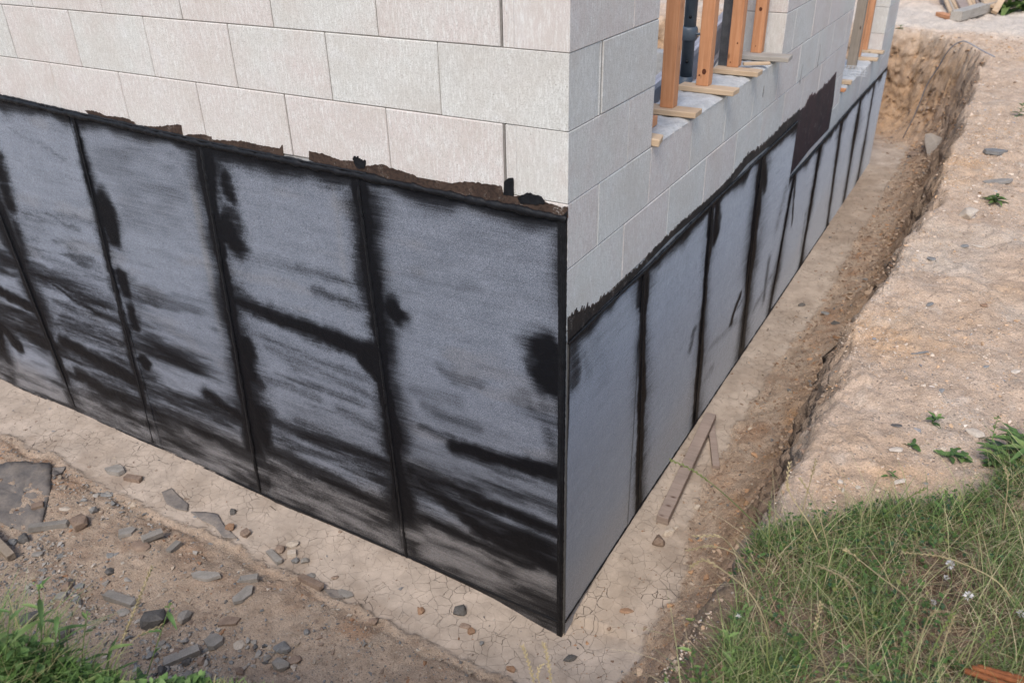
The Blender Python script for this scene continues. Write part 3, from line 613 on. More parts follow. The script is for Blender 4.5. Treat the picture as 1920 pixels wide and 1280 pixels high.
patch('corner_strip', 'L', [(-.034, -.545), (-.001, -.515), (.0, -1.0), (.0, -2.6), (-.026, -2.6), (-.028, -1.0)], M['tar'], .0105, .006, False, .008)
c3 = lambda *p: [(1050 + a / 3.657, 350 + b / 3.657) + tuple(r) for a, b, *r in p]
c4 = lambda *p: [(1400 + a / 4.267, 60 + b / 4.267) + tuple(r) for a, b, *r in p]
patch('primer_band', 'R', c3((52, 900, 1.5), (95, 868, 2), (150, 855, 2), (250, 795, 2), (330, 730), (420, 648), (500, 575), (560, 530), (600, 470), (700, 365), (740, 330), (830, 240), (900, 185), (960, 130), (1040, 62), (1100, 0), (1160, -60)) +
      c4((0, 985, 2), (120, 918, 2), (190, 845, 1.5), (300, 728, 1.5), (420, 632, 1.5), (428, 700, 0), (370, 790, 0), (150, 935, 0), (0, 1060, 0)) + c3((1140, 20, 0), (1000, 140, 0), (760, 352, 0), (480, 645, 0), (300, 810, 0), (90, 1040, 0), (55, 1080, 0)), M['primerdark'], jag=.014)
patch('primer_patch', 'R', c4((372, 795, 0), (392, 700), (430, 625, 2), (470, 590, 2), (500, 520, 2), (548, 490, 2), (552, 505, 2), (620, 430, 2), (655, 400), (716, 320, .2), (690, 560, .2), (655, 775, .2), (500, 940, 0), (340, 1150, 0), (350, 1000, 0)), M['primerred'], .003, .010)
for u, v, w, h in ((1500, 150, .012, .10), (1430, 178, .01, .05), (1533, 118, .014, .12)):   # thin drips of tar rubbed on the blocks
    s_, z_ = RW(u, v); patch('tar_smear', 'R', [(s_, z_), (s_ + w * .4, z_ + h * .5), (s_ + w, z_ + h), (s_ + w * .9, z_ + h * .3), (s_ + w * .7, z_ - h * .3)], M['stone_blue'], .002, .004, False)

# ------------------------------------------------------------------ on and behind the sills
def thingbox(name, label, cat, c, dims, m, rz=0, rx=0, ry=0, group=None, bev=.003):
    me = box_me(name, -dims[0] / 2, dims[0] / 2, -dims[1] / 2, dims[1] / 2, 0, dims[2], bev)
    o = link(name, me, M[m]); o.location = c; o.rotation_euler = (rx, ry, rz); return setp(o, label, cat, group)
zs = -.492 + .016
bl = [((-.105, 1.228), .265, .095, .02, 'board', 'pale foot board under the orange post nearest the wall corner'),
      ((-.09, 1.705), .29, .09, -.05, 'board', 'pale foot board under the second orange post from the corner'),
      ((-.085, 2.165), .25, .09, -.02, 'board', 'pale foot board under the third orange post from the corner'),
      ((-.07, 2.61), .31, .12, .05, 'boardgrey', 'weathered grey foot board under the farthest post of the near window')]
pl = ['orange timber post nearest the wall corner, standing on the near window sill', 'orange timber post with a dark knot near its foot, second in the near window',
      'orange timber post in front of the dark upright, third in the near window', 'orange timber post with one high knot, beside the far jamb of the near window']
for i, (c, L_, w_, rz, m_, lb) in enumerate(bl):
    thingbox('foot_board', lb, 'board', (c[0], c[1], zs), (L_, w_, .026), m_, rz, group='foot boards on the sills')
    yy = (1.27, 1.755, 2.245, 2.70)[i]
    if i == 3: yy = 2.675
    if i < 3: yy -= .012
    thingbox('timber_post', pl[i], 'post', (-.122, yy - .012, zs + .026), (.062, .062, 2.0), 'post', rz * .3, group='timber posts in the window openings', bev=.0025)
thingbox('timber_offcut', 'orange timber offcut on the sill poking out past the corner pier', 'offcut', (-.175, .975, zs - .002), (.18, .10, .042), 'post', .05)
thingbox('timber_wedge', 'small pale wedge sticking out under the corner pier of the near window', 'wedge', (-.03, .79, zs - .010), (.10, .085, .030), 'board', .2, .0, .12)
thingbox('timber_stick', 'thin loose stick lying between the third and fourth foot boards', 'stick', (-.045, 2.39, zs + .008), (.15, .028, .016), 'board', .55)
def knot(o, x_, z_, r):
    me = tube_me('knot', [(x_, -.0305, z_), (x_, -.0318, z_)], r, 12, False); k = link('knot', me, M['knot'], o); k.scale = (1, 1, 1.25); return k
for o in [q for q in bpy.data.objects if q.name.startswith('timber_post')]:
    if 'second in' in o['label']: knot(o, .006, .055, .011); knot(o, -.017, .04, .004)
    if 'high knot' in o['label']: knot(o, .0, .19, .009); knot(o, -.004, .03, .003)
    if 'third in' in o['label']: knot(o, -.012, .02, .003); knot(o, .016, .10, .004)
# dark upright behind post three
thingbox('dark_upright', 'dark upright beam behind the third orange post', 'beam', (-.215, 2.33, zs), (.045, .05, 2.0), 'darkmetal')
thingbox('slim_upright', 'slim dark grey upright just inside the corner pier', 'upright', (-.40, 1.58, -1.4), (.05, .05, 2.6), 'darkmetal')
# steel prop
def steel_prop():
    b = on(1284, 168, 0, -.30); r = .032
    e = empty('steel_prop', (-.30, b[1], -2.42)); setp(e, 'blue grey steel prop with bolt holes behind the first orange post', 'steel prop')
    o = link('lower_tube', tube_me('lower_tube', [(0, 0, 0), (0, 0, 1.95)], r + .006, 16), M['steel'], e)
    link('inner_tube', tube_me('inner_tube', [(0, 0, 1.9), (0, 0, 3.6)], r, 16), M['steel'], e)
    link('collar', tube_me('collar', [(0, 0, 2.13), (0, 0, 2.14), (0, 0, 2.19), (0, 0, 2.20)], [.036, .043, .043, .036], 16), M['steel'], e)
    link('pin', tube_me('pin', [(-.01, -.03, 2.17), (.09, .01, 2.165), (.10, .0, 2.10)], .007, 8), M['steel'], e)
    link('base_plate', box_me('base_plate', -.07, .07, -.07, .07, 0, .008, .002), M['steel'], e)
    for k in range(10):
        z_ = 2.03 + .11 * k
        if abs(z_ - 2.16) < .05: continue
        d = Vector((CAM[0] + .3, CAM[1] - b[1], 0)).normalized(); rr = r + .0005 if z_ > 1.95 else r + .0065
        link('bolt_hole', tube_me('bolt_hole', [tuple(d * (rr - .006)) [:2] + (z_,), tuple(d * (rr + .0012))[:2] + (z_,)], .0085, 10), M['tar'], e)
steel_prop()
# leaning formwork panel in the room, standing in its own plane
def lean_panel():
    X0 = -.42; Q = [on(u, v, 0, X0) for u, v in ((1196, 178), (1283, 108), (1326, 63), (1372, 14), (1378, 52), (1364, 77), (1319, 145), (1282, 170), (1270, 200), (1200, 240))]
    P = [(q[1], q[2]) for q in Q]; e = empty('formwork_panel', (X0, P[8][0], -1.2)); setp(e, 'dusty pink grey formwork panel leaning inside the near window', 'panel')
    def pl_(poly, x0, x1, nm, m_):
        bm = bmesh.new(); f = bm.faces.new([bm.verts.new((x0, a - P[8][0], b + 1.2)) for a, b in poly]); r = bmesh.ops.extrude_face_region(bm, geom=[f])
        for q in r['geom']:
            if isinstance(q, bmesh.types.BMVert): q.co.x = x1
        bmesh.ops.recalc_face_normals(bm, faces=bm.faces); me = bpy.data.meshes.new(nm); bm.to_mesh(me); bm.free(); link(nm, me, M[m_], e)
    pl_(P, -.03, 0, 'panel_face', 'alu')
    up = P[:4]; sh = [(a + .012, b - .028) for a, b in up]; pl_(up + sh[::-1], .001, .022, 'edge_rail', 'alu')
    lo = P[4:8]; sh = [(a - .008, b + .024) for a, b in lo]; pl_(lo + sh[::-1], .001, .022, 'edge_rail', 'alu')
lean_panel()
# second window
s2 = -1.155 + .010
def S2(u, v): return on(u, v, 2, s2)
p = S2(1592, 126); thingbox('timber_post', 'weathered grey brown post at the near side of the far window', 'post', (-.11, 5.98, s2), (.08, .08, 2.2), 'postgrey', group='timber posts in the window openings')
thingbox('foot_board', 'narrow foot board under the middle post of the far window', 'board', (-.09, 6.40, s2), (.28, .08, .025), 'board', .02, group='foot boards on the sills')
thingbox('timber_post', 'orange timber post in the middle of the far window', 'post', (-.145, 6.42, s2 + .025), (.062, .062, 2.1), 'post', group='timber posts in the window openings', bev=.0025)
thingbox('foot_board', 'narrow foot board under the farthest post of the far window', 'board', (-.09, 6.80, s2), (.26, .08, .025), 'board', -.02, group='foot boards on the sills')
thingbox('timber_post', 'orange timber post farthest along the wall, in the far window', 'post', (-.15, 6.80, s2 + .025), (.062, .062, 2.1), 'post', group='timber posts in the window openings', bev=.0025)
p = S2(1588, 160); thingbox('timber_offcut', 'short orange offcut on the far sill beyond the first one', 'offcut', (-.05, 5.30, s2), (.14, .07, .03), 'board', .05)
thingbox('timber_offcut', 'shortest orange offcut on the far sill, closest to the brown patch', 'offcut', (-.02, 5.0, s2), (.10, .05, .025), 'post', -.1)
def wire_mesh():
    e = empty('wire_mesh_offcut', (-.06, 5.72, s2 + .004), .1); setp(e, 'small white wire mesh offcut bent over the far window sill', 'wire mesh')
    V_ = []; F_ = []
    def add(p):
        v, f = tube_vf(p, .0022, 5); o = len(V_); V_.extend(v); F_.extend([tuple(i + o for i in q) for q in f])
    for k in range(7): a = -.11 + k * .037; add([(a, -.09, .0), (a, -.02, .05), (a, .06, .055), (a, .12, .01)])
    for y_, z_ in ((-.09, .0), (-.065, .018), (-.04, .036), (-.01, .052), (.03, .056), (.07, .05), (.10, .022)): add([(-.12, y_, z_), (.13, y_, z_)])
    link('wire_grid', mesh('wire_grid', V_, F_), M['wire'], e)
wire_mesh()
# ------------------------------------------------------------------ stones and rubble lying about
def hull_me(name, pts, m):
    bm = bmesh.new(); vs_ = [bm.verts.new(p) for p in pts]; r = bmesh.ops.convex_hull(bm, input=vs_)
    dead = list({g for g in r['geom_interior'] + r['geom_unused'] if isinstance(g, bmesh.types.BMVert) and g.is_valid})
    if dead: bmesh.ops.delete(bm, geom=dead, context='VERTS')
    lo = [v for v in bm.verts if not v.link_faces]
    if lo: bmesh.ops.delete(bm, geom=lo, context='VERTS')
    bmesh.ops.recalc_face_normals(bm, faces=bm.faces)
    me = bpy.data.meshes.new(name); bm.to_mesh(me); bm.free()
    if m: me.materials.append(M[m])
    return me
def rock_pts(L, w, h, n, rg, box=.0):
    P = []
    for _ in range(n):
        v = Vector((rg.gauss(0, 1), rg.gauss(0, 1), rg.gauss(0, 1))).normalized()
        if box: mx = max(abs(v.x), abs(v.y), abs(v.z)); v = v * (1 - box) + v / mx * box
        P.append((v.x * L / 2 * rg.uniform(.85, 1), v.y * w / 2 * rg.uniform(.85, 1), v.z * h / 2))
    return P
def slab_pts(L, w, h, rg, notch=0):
    P = []; n = rg.choice((5, 6, 7))
    for i in range(n):
        a = 2 * math.pi * (i + rg.uniform(-.3, .3)) / n; r = rg.uniform(.82, 1.0)
        x_, y_ = L / 2 * math.cos(a) * r * 1.1, w / 2 * math.sin(a) * r * 1.15
        P += [(x_, y_, -h / 2), (x_ * rg.uniform(.93, 1), y_ * rg.uniform(.9, 1), h / 2 * rg.uniform(.8, 1))]
    return P
def bar_pts(L, w, h, rg):
    P = []
    for sx in (-1, 1):
        for sy in (-1, 1):
            for sz in (-1, 1): P.append((sx * L / 2 * rg.uniform(.9, 1), sy * w / 2 * rg.uniform(.88, 1), sz * h / 2 * rg.uniform(.9, 1)))
        P.append((sx * L / 2 * rg.uniform(1.0, 1.08), rg.uniform(-.2, .2) * w, rg.uniform(-.2, .2) * h))
    return P
def stone(i, u1, v1, u2, v2, wp, kind, m, label, z0=-2.46, grp=None, cat=None, lift=0, name=None):
    rg = random.Random(1000 + i); a = G(u1, v1, z0); b = G(u2, v2, z0); L = max(.012, math.hypot(a[0] - b[0], a[1] - b[1]))
    cx, cy = (a[0] + b[0]) / 2, (a[1] + b[1]) / 2; d = np.linalg.norm(np.array([cx, cy, a[2]]) - CAM); w = wp * d / FPX
    L = min(L, w * 6 + .02)
    if kind == 'rock': h = min(w, L) * rg.uniform(.65, .85); P = rock_pts(L, w * 1.1, h, 18, rg, .25)
    elif kind == 'lump': h = min(w, L) * .85; P = rock_pts(L, w, h, 24, rg, .5)
    elif kind == 'flat': h = min(w, L) * .32; P = rock_pts(L, w * 1.2, h, 20, rg, .35)
    elif kind == 'slab': h = min(w, L) * .34; P = slab_pts(L, w * 1.25, h, rg)
    else: h = w * .7; P = bar_pts(L, w, h, rg)
    o = link(name or {'rock': 'stone', 'lump': 'stone', 'flat': 'flat_stone', 'slab': 'block_fragment', 'bar': 'block_fragment'}[kind], hull_me('stone', P, m))
    z = gz(cx, cy); o.location = (cx, cy, z + h * (.22 if kind in ('rock', 'lump') else .36) + lift)
    o.rotation_euler = (rg.uniform(-.12, .12), rg.uniform(-.1, .1), math.atan2(b[1] - a[1], b[0] - a[0]))
    setp(o, label, cat or ('stone' if kind in ('rock', 'lump', 'flat') else 'block fragment'), grp); return o
SL = [
 (198, 878, 236, 888, 20, 'slab', 'stone_grey', 'grey concrete chip alone on the silt nearest the left edge'),
 (236, 897, 266, 902, 12, 'bar', 'stone_brown', 'small brown brick shaped chip beside the upper grey chip'),
 (186, 928, 218, 922, 13, 'flat', 'stone_blue', 'blue grey flat stone between the orange seam and the grey sheet'),
 (60, 955, 84, 949, 15, 'bar', 'stone_brown', 'small brown block fragment lying on the dusty grey sheet'),
 (56, 998, 130, 982, 13, 'bar', 'stone_grey', 'long pale grey shard at the lower end of the dusty sheet'),
 (136, 975, 164, 992, 30, 'lump', 'stone_brown', 'big brown lump of earth beside the long pale shard'),
 (168, 958, 185, 960, 14, 'lump', 'stone_blue', 'small dark cube shaped stone right of the brown lump'),
 (216, 1002, 256, 995, 18, 'slab', 'stone_grey', 'flat grey block chip with a clipped corner in open dirt'),
 (244, 1022, 284, 1030, 22, 'flat', 'stone_brown', 'pinkish brown flat rock carrying a grey bar'),
 (315, 1035, 338, 1020, 13, 'bar', 'stone_grey', 'short grey bar standing alone right of the pinkish rock'),
 (110, 952, 132, 955, 11, 'flat', 'stone_pale', 'pale pink flat stone above the small dark cube'),
 (196, 1043, 215, 1040, 11, 'flat', 'stone_blue', 'small violet grey chip below the pinkish flat rock'),
 (56, 1043, 84, 1038, 13, 'flat', 'stone_grey', 'pale flat pebble with a blue grey end near the timber end'),
 (34, 1015, 58, 1012, 24, 'lump', 'stone_dark', 'dark brown round lump near the left edge timber'),
 (16, 1016, 32, 1018, 13, 'rock', 'stone_blue', 'blue grey pebble touching the dark brown lump'),
 (199, 1072, 216, 1075, 15, 'rock', 'stone_dark', 'dark blue angular pebble in bare dirt above the grey bar'),
 (355, 1076, 415, 1086, 18, 'slab', 'stone_grey', 'wide flat pale grey slab lying in the middle dirt'),
 (449, 1087, 487, 1088, 14, 'bar', 'stone_grey', 'short grey bar just above the broken leaf shaped slab'),
 (438, 1138, 478, 1102, 18, 'slab', 'stone_grey', 'broken leaf shaped grey slab tilted toward the wall'),
 (504, 1034, 526, 1058, 12, 'bar', 'stone_grey', 'tilted grey bar at the left of the little rubble heap'),
 (516, 1032, 534, 1034, 18, 'lump', 'stone_brown', 'brown cube in the little rubble heap on the silt'),
 (535, 1026, 562, 1020, 15, 'lump', 'stone_pale', 'beige block topping the little rubble heap on the silt'),
 (539, 1042, 556, 1038, 13, 'bar', 'stone_pale', 'whitish cube in front of the beige block'),
 (545, 1054, 563, 1050, 15, 'rock', 'stone_blue', 'blue grey stone at the foot of the little rubble heap'),
 (564, 1053, 580, 1054, 14, 'rock', 'stone_grey', 'round grey stone at the right end of the rubble heap'),
 (562, 1084, 606, 1108, 13, 'bar', 'stone_brown', 'long brown bar at the ragged silt edge'),
 (572, 1078, 594, 1080, 12, 'flat', 'stone_grey', 'flat grey pebble above the long brown bar'),
 (620, 1083, 636, 1082, 10, 'rock', 'stone_brown', 'small brown stone on cracked mud right of the rubble heap'),
 (632, 1111, 662, 1118, 15, 'slab', 'stone_grey', 'grey slab corner poking out at the silt edge'),
 (200, 1118, 254, 1136, 15, 'bar', 'stone_grey', 'long slim grey bar lying beside the tall grass ear'),
 (262, 1172, 320, 1162, 36, 'lump', 'stone_dark', 'biggest dark boulder behind the weed with a bud'),
 (216, 1150, 244, 1150, 16, 'flat', 'stone_grey', 'half buried grey stone under the long slim bar'),
 (334, 1158, 356, 1164, 28, 'lump', 'stone_grey', 'rough grey stone right of the biggest dark boulder'),
 (382, 1212, 420, 1195, 26, 'slab', 'stone_grey', 'triangular speckled grey slab in the lower rubble'),
 (405, 1172, 455, 1160, 18, 'slab', 'stone_brown', 'flat reddish grey slab above the triangular slab'),
 (436, 1212, 462, 1206, 18, 'flat', 'stone_pale', 'pale broken plate right of the triangular slab'),
 (508, 1222, 550, 1212, 24, 'rock', 'stone_blue', 'blue grey boulder, upper of the three stones in bare dirt'),
 (536, 1244, 568, 1236, 20, 'rock', 'stone_brown', 'brownish boulder, right of the three stones in bare dirt'),
 (512, 1246, 543, 1256, 24, 'lump', 'stone_grey', 'rounded grey boulder, lowest of the three stones in bare dirt'),
 (492, 1236, 510, 1234, 14, 'rock', 'stone_grey', 'small grey stone left of the three boulders'),
 (567, 1187, 583, 1184, 13, 'rock', 'stone_blue', 'lone blue pebble in fine dirt below the silt edge'),
 (308, 1245, 376, 1222, 17, 'bar', 'stone_grey', 'long grey bar at the bottom of the rubble'),
 (320, 1222, 345, 1228, 18, 'rock', 'stone_brown', 'brown rock leaning on the long bottom bar'),
 (368, 1240, 388, 1240, 17, 'lump', 'stone_brown', 'brown cube below the triangular slab'),
 (343, 1250, 356, 1236, 14, 'rock', 'stone_dark', 'dark upright stone crossing the long bottom bar'),
 (272, 1232, 296, 1230, 16, 'rock', 'stone_blue', 'blue grey cobble left of the long bottom bar'),
 (442, 1254, 456, 1268, 16, 'rock', 'stone_brown', 'tall brown chip at the bottom edge of the dirt'),
 (340, 1268, 366, 1276, 22, 'lump', 'stone_grey', 'grey lump cut by the bottom edge of the photo'),
 (294, 1262, 316, 1258, 20, 'lump', 'stone_dark', 'near black lump at the bottom edge beside the weeds'),
 (28, 1168, 82, 1158, 26, 'flat', 'stone_dark', 'large dark flat rock behind the left weeds'),
 (102, 1196, 136, 1188, 24, 'lump', 'stone_dark', 'dark rounded rock low behind the left weeds'),
 (112, 1104, 140, 1100, 17, 'lump', 'stone_brown', 'tan block among the small stones near the left weeds'),
 (138, 1104, 160, 1096, 13, 'slab', 'stone_blue', 'blue grey chip leaning against the tan block'),
 (104, 1126, 126, 1112, 15, 'slab', 'stone_grey', 'grey chip in front of the tan block'),
 (452, 1008, 470, 998, 19, 'lump', 'stone_brown', 'brown clod at the end of the torn grey scrap'),
 (430, 962, 444, 960, 14, 'lump', 'stone_dark', 'small dark cube alone on the silt near the wall'),
 (422, 993, 442, 990, 16, 'lump', 'stone_orange', 'rusty brown clod lying on the torn grey scrap'),
 (690, 1166, 712, 1166, 18, 'rock', 'stone_brown', 'round brown clod below the silt edge'),
 (783, 1148, 798, 1146, 18, 'lump', 'stone_orange', 'orange stone on the silt edge below the wall'),
 (848, 1150, 876, 1146, 22, 'lump', 'stone_dark', 'dark brown clod on the mud nearest the wall corner'),
 (874, 1185, 892, 1184, 16, 'rock', 'stone_orange', 'bright orange pebble right of the dark clod'),
 (860, 1172, 884, 1176, 12, 'flat', 'stone_brown', 'brown mud plate between the dark clod and the orange pebble'),
 (948, 1256, 968, 1254, 17, 'rock', 'stone_orange', 'orange stone at the bottom centre beside the dry ears'),
 (1054, 1238, 1082, 1232, 15, 'rock', 'stone_dark', 'dark grey stone below the wall corner'),
 (1160, 1148, 1190, 1142, 12, 'flat', 'stone_orange', 'reddish plate on cracked mud right of the wall corner'),
 (896, 1206, 908, 1206, 10, 'rock', 'stone_blue', 'blue grey pebble just below the bright orange pebble'),
 (1222, 1022, 1246, 1014, 26, 'lump', 'stone_brown', 'round brown rock at the near end of the long plank'),
 (1244, 1006, 1262, 994, 15, 'lump', 'stone_pale', 'beige stone between the long plank and the brown rock'),
 (1262, 991, 1274, 988, 10, 'rock', 'stone_pale', 'small beige pebble right of the long plank end'),
 (1300, 955, 1312, 950, 9, 'rock', 'stone_pale', 'pair of small beige chips in the trench right of the plank'),
 (1536, 592, 1560, 588, 9, 'flat', 'stone_blue', 'pale blue grey flat stone on the trench silt'),
 (1495, 574, 1510, 572, 9, 'rock', 'stone_dark', 'dark pebble on the trench silt left of the flat stone'),
 (1594, 602, 1618, 600, 16, 'lump', 'stone_brown', 'pale brown rock against the foot of the bank'),
 (1556, 608, 1576, 606, 12, 'rock', 'stone_dark', 'dark rock near the foot of the bank'),
]
for i, s_ in enumerate(SL): stone(i, *s_)
o = stone(300, 268, 1020, 310, 1008, 13, 'bar', 'stone_grey', 'slim grey bar resting on the pinkish brown flat rock', lift=.018)
BL = [
 (1842, 290, 1890, 286, 17, 'slab', 'stone_blue', 'large blue grey slab on the bank, farther of the two slabs'),
 (1842, 343, 1898, 343, 13, 'slab', 'stone_grey', 'long flat grey slab on the bank, nearer of the two slabs'),
 (1798, 408, 1828, 404, 24, 'lump', 'stone_pale', 'beige cube of rock near the bank edge'),
 (1806, 812, 1848, 820, 20, 'flat', 'stone_pale', 'large cream flat rock half buried behind the tall weed'),
 (1664, 846, 1694, 845, 12, 'flat', 'stone_pale', 'cream flat stone near the small sprigs'),
 (1664, 905, 1700, 903, 10, 'flat', 'stone_pale', 'cream flat stone just above the grass edge'),
 (1668, 797, 1694, 798, 8, 'flat', 'stone_dark', 'dark slate chip beside the pale patch of the bank edge'),
 (1758, 734, 1770, 732, 8, 'flat', 'stone_blue', 'small blue slate chip in the middle of the bank'),
 (1735, 573, 1752, 568, 9, 'flat', 'stone_blue', 'pale blue chip on the upper bank'),
 (1800, 463, 1816, 462, 8, 'flat', 'stone_blue', 'bluish chip far up the bank'),
 (1736, 488, 1756, 486, 12, 'flat', 'stone_blue', 'weathered blue grey stone by the bank edge'),
 (1838, 575, 1856, 572, 10, 'flat', 'stone_orange', 'yellow brown stone on the upper bank'),
 (1568, 906, 1582, 904, 10, 'rock', 'stone_pale', 'cream stone left of centre above the grass'),
 (1602, 915, 1616, 914, 9, 'rock', 'stone_pale', 'small pink stone above the grass'),
 (1574, 920, 1586, 918, 9, 'rock', 'stone_pale', 'small white stone touching the grass edge'),
 (1726, 905, 1742, 903, 8, 'flat', 'stone_grey', 'grey flat chip above the grass'),
 (1820, 462, 1846, 465, 9, 'flat', 'stone_pale', 'cream chip right of the bluish chip'),
 (1895, 700, 1912, 697, 9, 'flat', 'stone_pale', 'cream chip at the right edge of the bank'),
 (1700, 667, 1745, 664, 5, 'flat', 'stone_blue', 'thin bluish stone embedded in the ledge'),
 (1838, 685, 1856, 684, 6, 'flat', 'stone_blue', 'tiny indigo chip at the ledge'),
]
for i, s_ in enumerate(BL): stone(400 + i, *s_, z0=-1.2)
o = stone(450, 1738, 268, 1770, 262, 30, 'lump', 'stone_pale', 'large beige rock at the far end of the trench', z0=-2.45)
stone(451, 1700, 292, 1730, 285, 12, 'rock', 'stone_brown', 'brown rock left of the large beige rock at the trench end', z0=-2.45)
stone(452, 1772, 275, 1790, 258, 14, 'rock', 'stone_brown', 'brown clod in the corner of the trench end', z0=-2.4)

def inpoly(x, y, P):
    c = np.zeros(len(x), bool)
    for i in range(len(P)):
        a, b = P[i], P[(i + 1) % len(P)]; k = ((a[1] > y) != (b[1] > y)) & (x < (b[0] - a[0]) * (y - a[1]) / (b[1] - a[1] + 1e-12) + a[0]); c ^= k
    return c
EDGE = [GB(u, v)[:2] for u, v in [(1345, 1150), (1385, 1065), (1440, 1000), (1500, 975), (1600, 965), (1680, 948), (1760, 945), (1800, 930), (1840, 895), (1860, 870), (1920, 850)]]
GP = EDGE + [(2.6, .35), (3.2, .3), (3.2, -2.2), (.2, -2.9), (.55, -1.55), (.84, -1.2)]
# gravel and crumbs nobody could count
def hull_arr(seed, flat):
    rg = random.Random(seed); me = hull_me('t', rock_pts(1, rg.uniform(.6, .95), flat * rg.uniform(.7, 1.1), 8, rg, .3), None)
    v = np.array([q.co[:] for q in me.vertices]); f = np.array([list(p.vertices) for p in me.polygons if len(p.vertices) == 3]); bpy.data.meshes.remove(me); return v, f
PRO = [hull_arr(50 + i, .55) for i in range(10)]
def scatter(name, label, cx, cy, size, cols, sink=.25, kind='stuff'):
    n = len(cx); cz = gz_arr(cx, cy); Vs = []; Fs = []; Cs = []; off = 0; which = RNG.integers(0, len(PRO), n)
    for k in range(len(PRO)):
        ii = np.where(which == k)[0]
        if not len(ii): continue
        v, f = PRO[k]; m_ = len(v); a = RNG.uniform(0, 6.28, len(ii)); ca, sa = np.cos(a), np.sin(a); s = size[ii][:, None]
        tx = RNG.uniform(-.3, .3, len(ii))[:, None]
        X_ = (v[None, :, 0] * ca[:, None] - v[None, :, 1] * sa[:, None]) * s + cx[ii][:, None]; Y_ = (v[None, :, 0] * sa[:, None] + v[None, :, 1] * ca[:, None]) * s + cy[ii][:, None]
        Z_ = (v[None, :, 2] + v[None, :, 0] * tx) * s + cz[ii][:, None] + s * (.25 - sink) * .5
        Vs.append(np.stack([X_, Y_, Z_], -1).reshape(-1, 3)); F_ = (f[None] + (np.arange(len(ii)) * m_)[:, None, None]).reshape(-1, 3) + off; Fs.append(F_); off += len(ii) * m_
        Cs.append(np.repeat(cols[ii], m_, 0))
    me = big_mesh(name, np.concatenate(Vs), np.concatenate(Fs), False); cattr(me, 'Col', np.concatenate(Cs)); o = link(name, me, M['gravel']); setp(o, label, None, None, kind); return o
def pal(n, P, w):
    P = np.array(P); k = RNG.choice(len(P), n, p=np.array(w) / sum(w)); return P[k] * RNG.uniform(.75, 1.25, (n, 1))
def wsize(n, lo, hi, p=2.5): return lo * (1 - RNG.uniform(0, 1, n) * (1 - (lo / hi) ** p)) ** (-1 / p)
# left and front floor
n = 78000; cx = 1.0 - 5.4 * RNG.uniform(0, 1, n) ** 1.15; cy = -RNG.uniform(0, 1, n) ** 1.0 * 2.2; q = ground(cx, cy, True)[1]
keep = (q['sd'] > .12) & (q['silt'] < RNG.uniform(-.55, 1.1, n) ** 3 + .06) & (RNG.uniform(0, 1, n) < .38 + .8 * fbm(cx, cy, 1.6, 3, 201) + .25 * sst(-.6, -1.1, cy + .15 * (cx + 2)))
cx, cy = cx[keep], cy[keep]; n = len(cx)
scatter('dirt_gravel', 'loose gravel and crumbs scattered over the dug dirt floor', cx, cy, wsize(n, .0052, .040, 1.75), pal(n, [(.25, .185, .14), (.19, .185, .18), (.33, .27, .21), (.13, .12, .11), (.30, .17, .10), (.40, .35, .29)], [6, 3, 3, 1.5, 1.2, 1.2]))
n = 16000; cx = RNG.uniform(-3.1, .2, n); cy = RNG.uniform(-1.75, -.42, n); q = ground(cx, cy, True)[1]; g2 = lambda a, b, c, d: np.exp(-(((cx - a) / c) ** 2 + ((cy - b) / d) ** 2))
dens = .05 + .35 * sst(.05, .5, fbm(cx, cy, 2.2, 3, 211)) + 1.3 * g2(-1.38, -1.02, .30, .12) + 1.1 * g2(-2.2, -1.03, .32, .11) + .9 * g2(-1.0, -.79, .12, .05) + .8 * g2(-2.45, -.86, .12, .06) + .6 * g2(-1.15, -.80, .10, .05)
keep = (q['sd'] > .2) & (q['silt'] < .3) & (RNG.uniform(0, 1, n) < dens * .62); cx, cy = cx[keep], cy[keep]; n = len(cx)
scatter('broken_rubble', 'broken grey and brown rubble bits heaped on the dug dirt', cx, cy, wsize(n, .014, .055, 2.2), pal(n, [(.29, .265, .235), (.21, .205, .195), (.36, .29, .22), (.42, .36, .30), (.11, .105, .10)], [5, 3, 3, 2, 1]), .05)
# trench floor
n = 40000; cy = -.6 + 9.6 * RNG.uniform(0, 1, n) ** 1.5; cx = RNG.uniform(.02, .95, n); q = ground(cx, cy, True)[1]
keep = (q['sd'] > .02) & (RNG.uniform(0, 1, n) < np.where(q['silt'] > .5, .06, .8)); cx, cy = cx[keep], cy[keep]; n = len(cx)
scatter('trench_crumbs', 'earth crumbs and chips on the trench floor and its slope', cx, cy, wsize(n, .0055, .045, 1.9) * (1 + .08 * np.maximum(cy, 0)), pal(n, [(.27, .19, .135), (.20, .135, .095), (.36, .27, .20), (.34, .20, .115), (.16, .15, .14), (.44, .36, .28)], [6, 4, 3, 2, 1, .8]))
